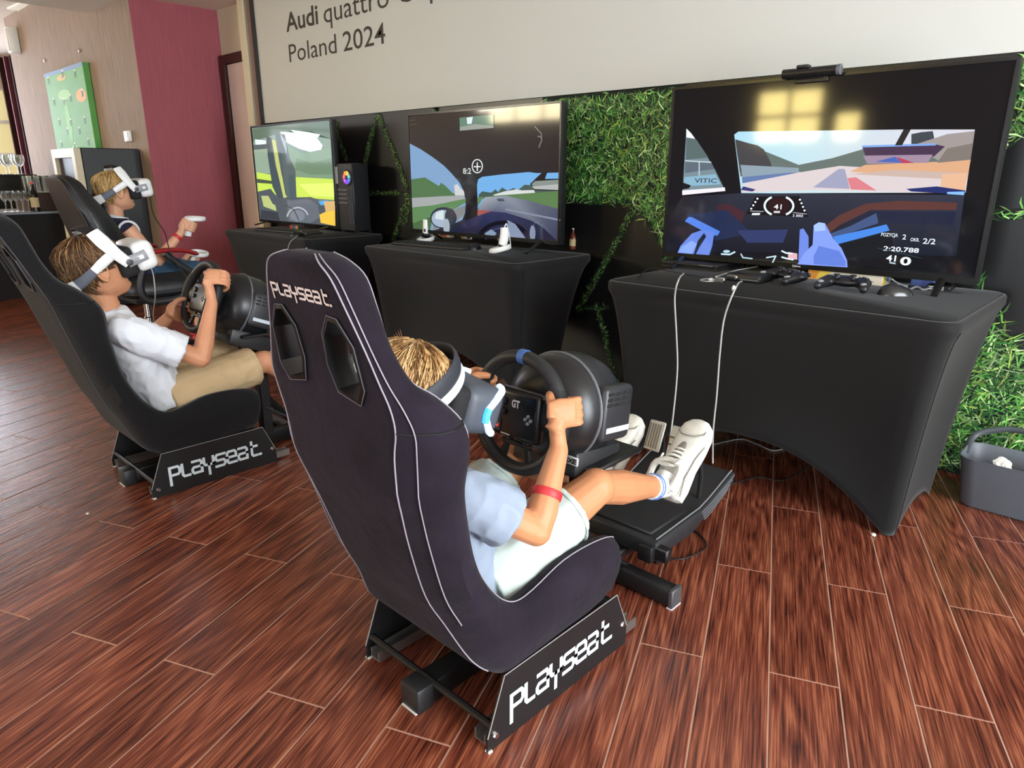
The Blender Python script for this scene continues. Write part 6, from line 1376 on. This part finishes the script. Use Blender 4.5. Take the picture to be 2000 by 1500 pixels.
# camera on top of the largest screen
c0 = AY(1527, 152, Y3-.03); c1 = AY(1640, 142, Y3-.03); tz = (AY(1560, 157, Y3).z+AY(1560, 157, Y3).z)/2
cm = thing('screen_camera', 'black bar camera clipped on top of the largest screen', 'camera', ((c0.x+c1.x)/2, Y3, tz))
MB().tube([(c0.x, Y3-.02, tz+.022), (c1.x-.012, Y3-.02, tz+.022)], [(.017, .017)]*2, 18).build('body', M_black, cm, True)
MB().lathe([(0, 0), (.018, 0), (.018, .012), (.009, .014), (.008, .010), (0, .010)], 18, Matrix.Translation((c1.x-.0125, Y3-.02, tz+.022)) @ Matrix.Rotation(math.pi/2, 4, 'Y')).build('end_cap', M_grey, cm, True)
MB().rbox((c0.x+.05, Y3-.035, tz+.036), (c0.x+.095, Y3-.004, tz+.048), .004, 1).build('hinge', M_dark, cm, True); MB().rbox((c0.x+.04, Y3-.009, tz-.012), (c0.x+.16, Y3-.0045, tz+.012), .003, 1).build('clip_front', M_black, cm, True); MB().rbox((c0.x+.04, Y3-.02, tz+.0005), (c0.x+.14, Y3+.055, tz+.007), .003, 1).build('clip_arm', M_black, cm, True)
# hanging white cables
ya = 2.235
def P_(px, py, y): return AY(px, py, y)
cable('hanging_cable', 'left pale cable hanging down the front of the nearest table', [on(1336, 534, TZ+.006), AY(1326, 545, 2.16), AY(1318, 580, 2.145), AY(1321, 650, 2.15), AY(1323, 720, 2.14), AY(1316, 800, 2.10), AY(1308, 860, 2.05), AY(1300, 895, 2.0)], .0030, M_cabg, group='pale cables hanging from the nearest table')
cable('hanging_cable', 'right pale cable hanging down the front of the nearest table', [on(1478, 545, TZ+.008), on(1450, 549, TZ+.006), AY(1437, 562, 2.155), AY(1415, 620, 2.145), AY(1406, 690, 2.15), AY(1400, 770, 2.14), AY(1393, 840, 2.12), AY(1392, 905, 2.02)], .0030, M_cabg, group='pale cables hanging from the nearest table')
o = MB().ell(AY(1433, 563, 2.147), (.007, .004, .010), None, 10, 8).build('cable_tag', M_white, angle=180); tag(o, 'tiny white tag on the right hanging cable', 'tag')
# floor cables
def fl(px, py, z=.004): return AZ(px, py, z)
cable('floor_cable', 'black cable looping on the floor right of the pedals', [fl(1300, 1070, .05), fl(1290, 1085), fl(1330, 1092), fl(1372, 1075), fl(1378, 1060), fl(1362, 1040), fl(1340, 1034), fl(1322, 1050)], .0028, M_cab)
cable('floor_cable', 'thin cable lying on the floor beneath the nearest table', [fl(1395, 868), fl(1420, 862), fl(1450, 858), fl(1480, 868), fl(1510, 880), fl(1540, 874)], .003, M_cabg)
cable('floor_cable', 'black cable on the floor under the middle of the nearest table', [fl(1430, 945), fl(1480, 932), fl(1530, 938), fl(1580, 910), fl(1600, 880)], .0028, M_cab)
cable('floor_cable', 'tangle of black cable on the floor right of the farther racing seat', [fl(520, 830), fl(545, 812), fl(560, 826), fl(538, 840), fl(555, 850), fl(575, 838), fl(560, 815), fl(530, 822), fl(548, 845), fl(590, 845)], .004, M_cab)
cable('floor_cable', 'thin pale cable twisting on the floor beside the black tangle', [fl(528, 800), fl(538, 808, .012), fl(533, 818), fl(550, 822, .01), fl(570, 850)], .003, mat('cable_tan', (176, 140, 110), 0.5))
cable('mouse_cable', 'grey cable hanging over the front edge of the farthest table', [on(583, 459, TZ+.01), on(574, 466, TZ+.006), AY(566, 474, 2.15), AY(562, 490, 2.145), AY(563, 510, 2.15)], .002, M_cabg)
# paper scrap by the table foot
p = fl(1706, 1047, .001); o = MB().ell((p.x, p.y, .006), (.008, .006, .006), None, 7, 5).build('paper_scrap', mat('paper', (226, 222, 214), 0.9), angle=20); tag(o, 'tiny white paper scrap on the floor at the nearest table\'s foot', 'scrap')
p = fl(171, 1004, .001); o = MB().ell((p.x, p.y, .003), (.006, .005, .003), None, 7, 5).build('paper_scrap', mat('paper', (226, 222, 214), 0.9), angle=20); tag(o, 'tiny white crumb on the open floor left of the farther racing seat', 'scrap')
# ---- waste bin
bc_ = V((-.268, 2.765, 0)); bn_ = thing('waste_bin', 'grey plastic waste bin with a bail handle at the right picture edge', 'bin', bc_)
def rr_loop(hx, hy, r, z, n=6):
    out = []
    for cx_, cy_, a0 in ((hx-r, hy-r, 0), (-hx+r, hy-r, .5*math.pi), (-hx+r, -hy+r, math.pi), (hx-r, -hy+r, 1.5*math.pi)):
        for k in range(n+1): a = a0+.5*math.pi*k/n; out.append((cx_+r*math.cos(a), cy_+r*math.sin(a), z))
    return out
hz = .18
m = MB(); m.rings([rr_loop(.118, .078, .045, .0), rr_loop(.126, .086, .05, .008), rr_loop(.146, .104, .055, hz-.006), rr_loop(.150, .108, .056, hz), rr_loop(.146, .104, .054, hz+.001), rr_loop(.142, .100, .052, hz-.006), rr_loop(.122, .082, .047, .012)], True, True)
m.build('tub', mat('bin_grey', (92, 97, 104), 0.5, noise_amt=0.03, noise_scale=30), bn_, angle=50)
MB().tube(spline([(-.145, .02, hz-.02), (-.135, .085, hz+.03), (-.06, .115, hz+.062), (.0, .12, hz+.068), (.06, .115, hz+.062), (.135, .085, hz+.03), (.145, .02, hz-.02)], 5), [(.004, .011)]*31, 8, xaxis=(0, 1, 0)).build('bail_handle', mat('bin_handle', (60, 64, 68), 0.5), bn_)
pp = thing('crumpled_paper', 'crumpled white paper inside the grey waste bin', 'paper', bc_+V((-.03, .02, .11)))
bm = bmesh.new(); bmesh.ops.create_icosphere(bm, subdivisions=3, radius=.03)
for v in bm.verts: v.co *= 1+.45*noise.noise(v.co*40)+.2*noise.noise(v.co*90)
m = MB(); m.from_bm(bm, Matrix.Translation((0, 0, .03))); bm.free(); m.build('ball', mat('paper', (226, 222, 214), 0.9), pp, angle=20)
# warm downlight in the soffit whose reflection shows on the floor
dl = thing('downlight', 'round warm downlight in the lowered ceiling near the burgundy wall', 'light', (-5.75, 2.05, 2.42))
MB().lathe([(.13, -.001), (.15, -.004), (.15, -.008), (.125, -.008)], 24, Matrix.Translation((-5.75, 2.05, 2.42))).build('rim', M_white, dl, True); MB().lathe([(0, -.006), (.125, -.006), (.125, -.002), (0, -.002)], 24, Matrix.Translation((-5.75, 2.05, 2.42))).build('lens', mat('lens_warm', (255, 196, 110), 0.4, emit=130.0), dl, True)
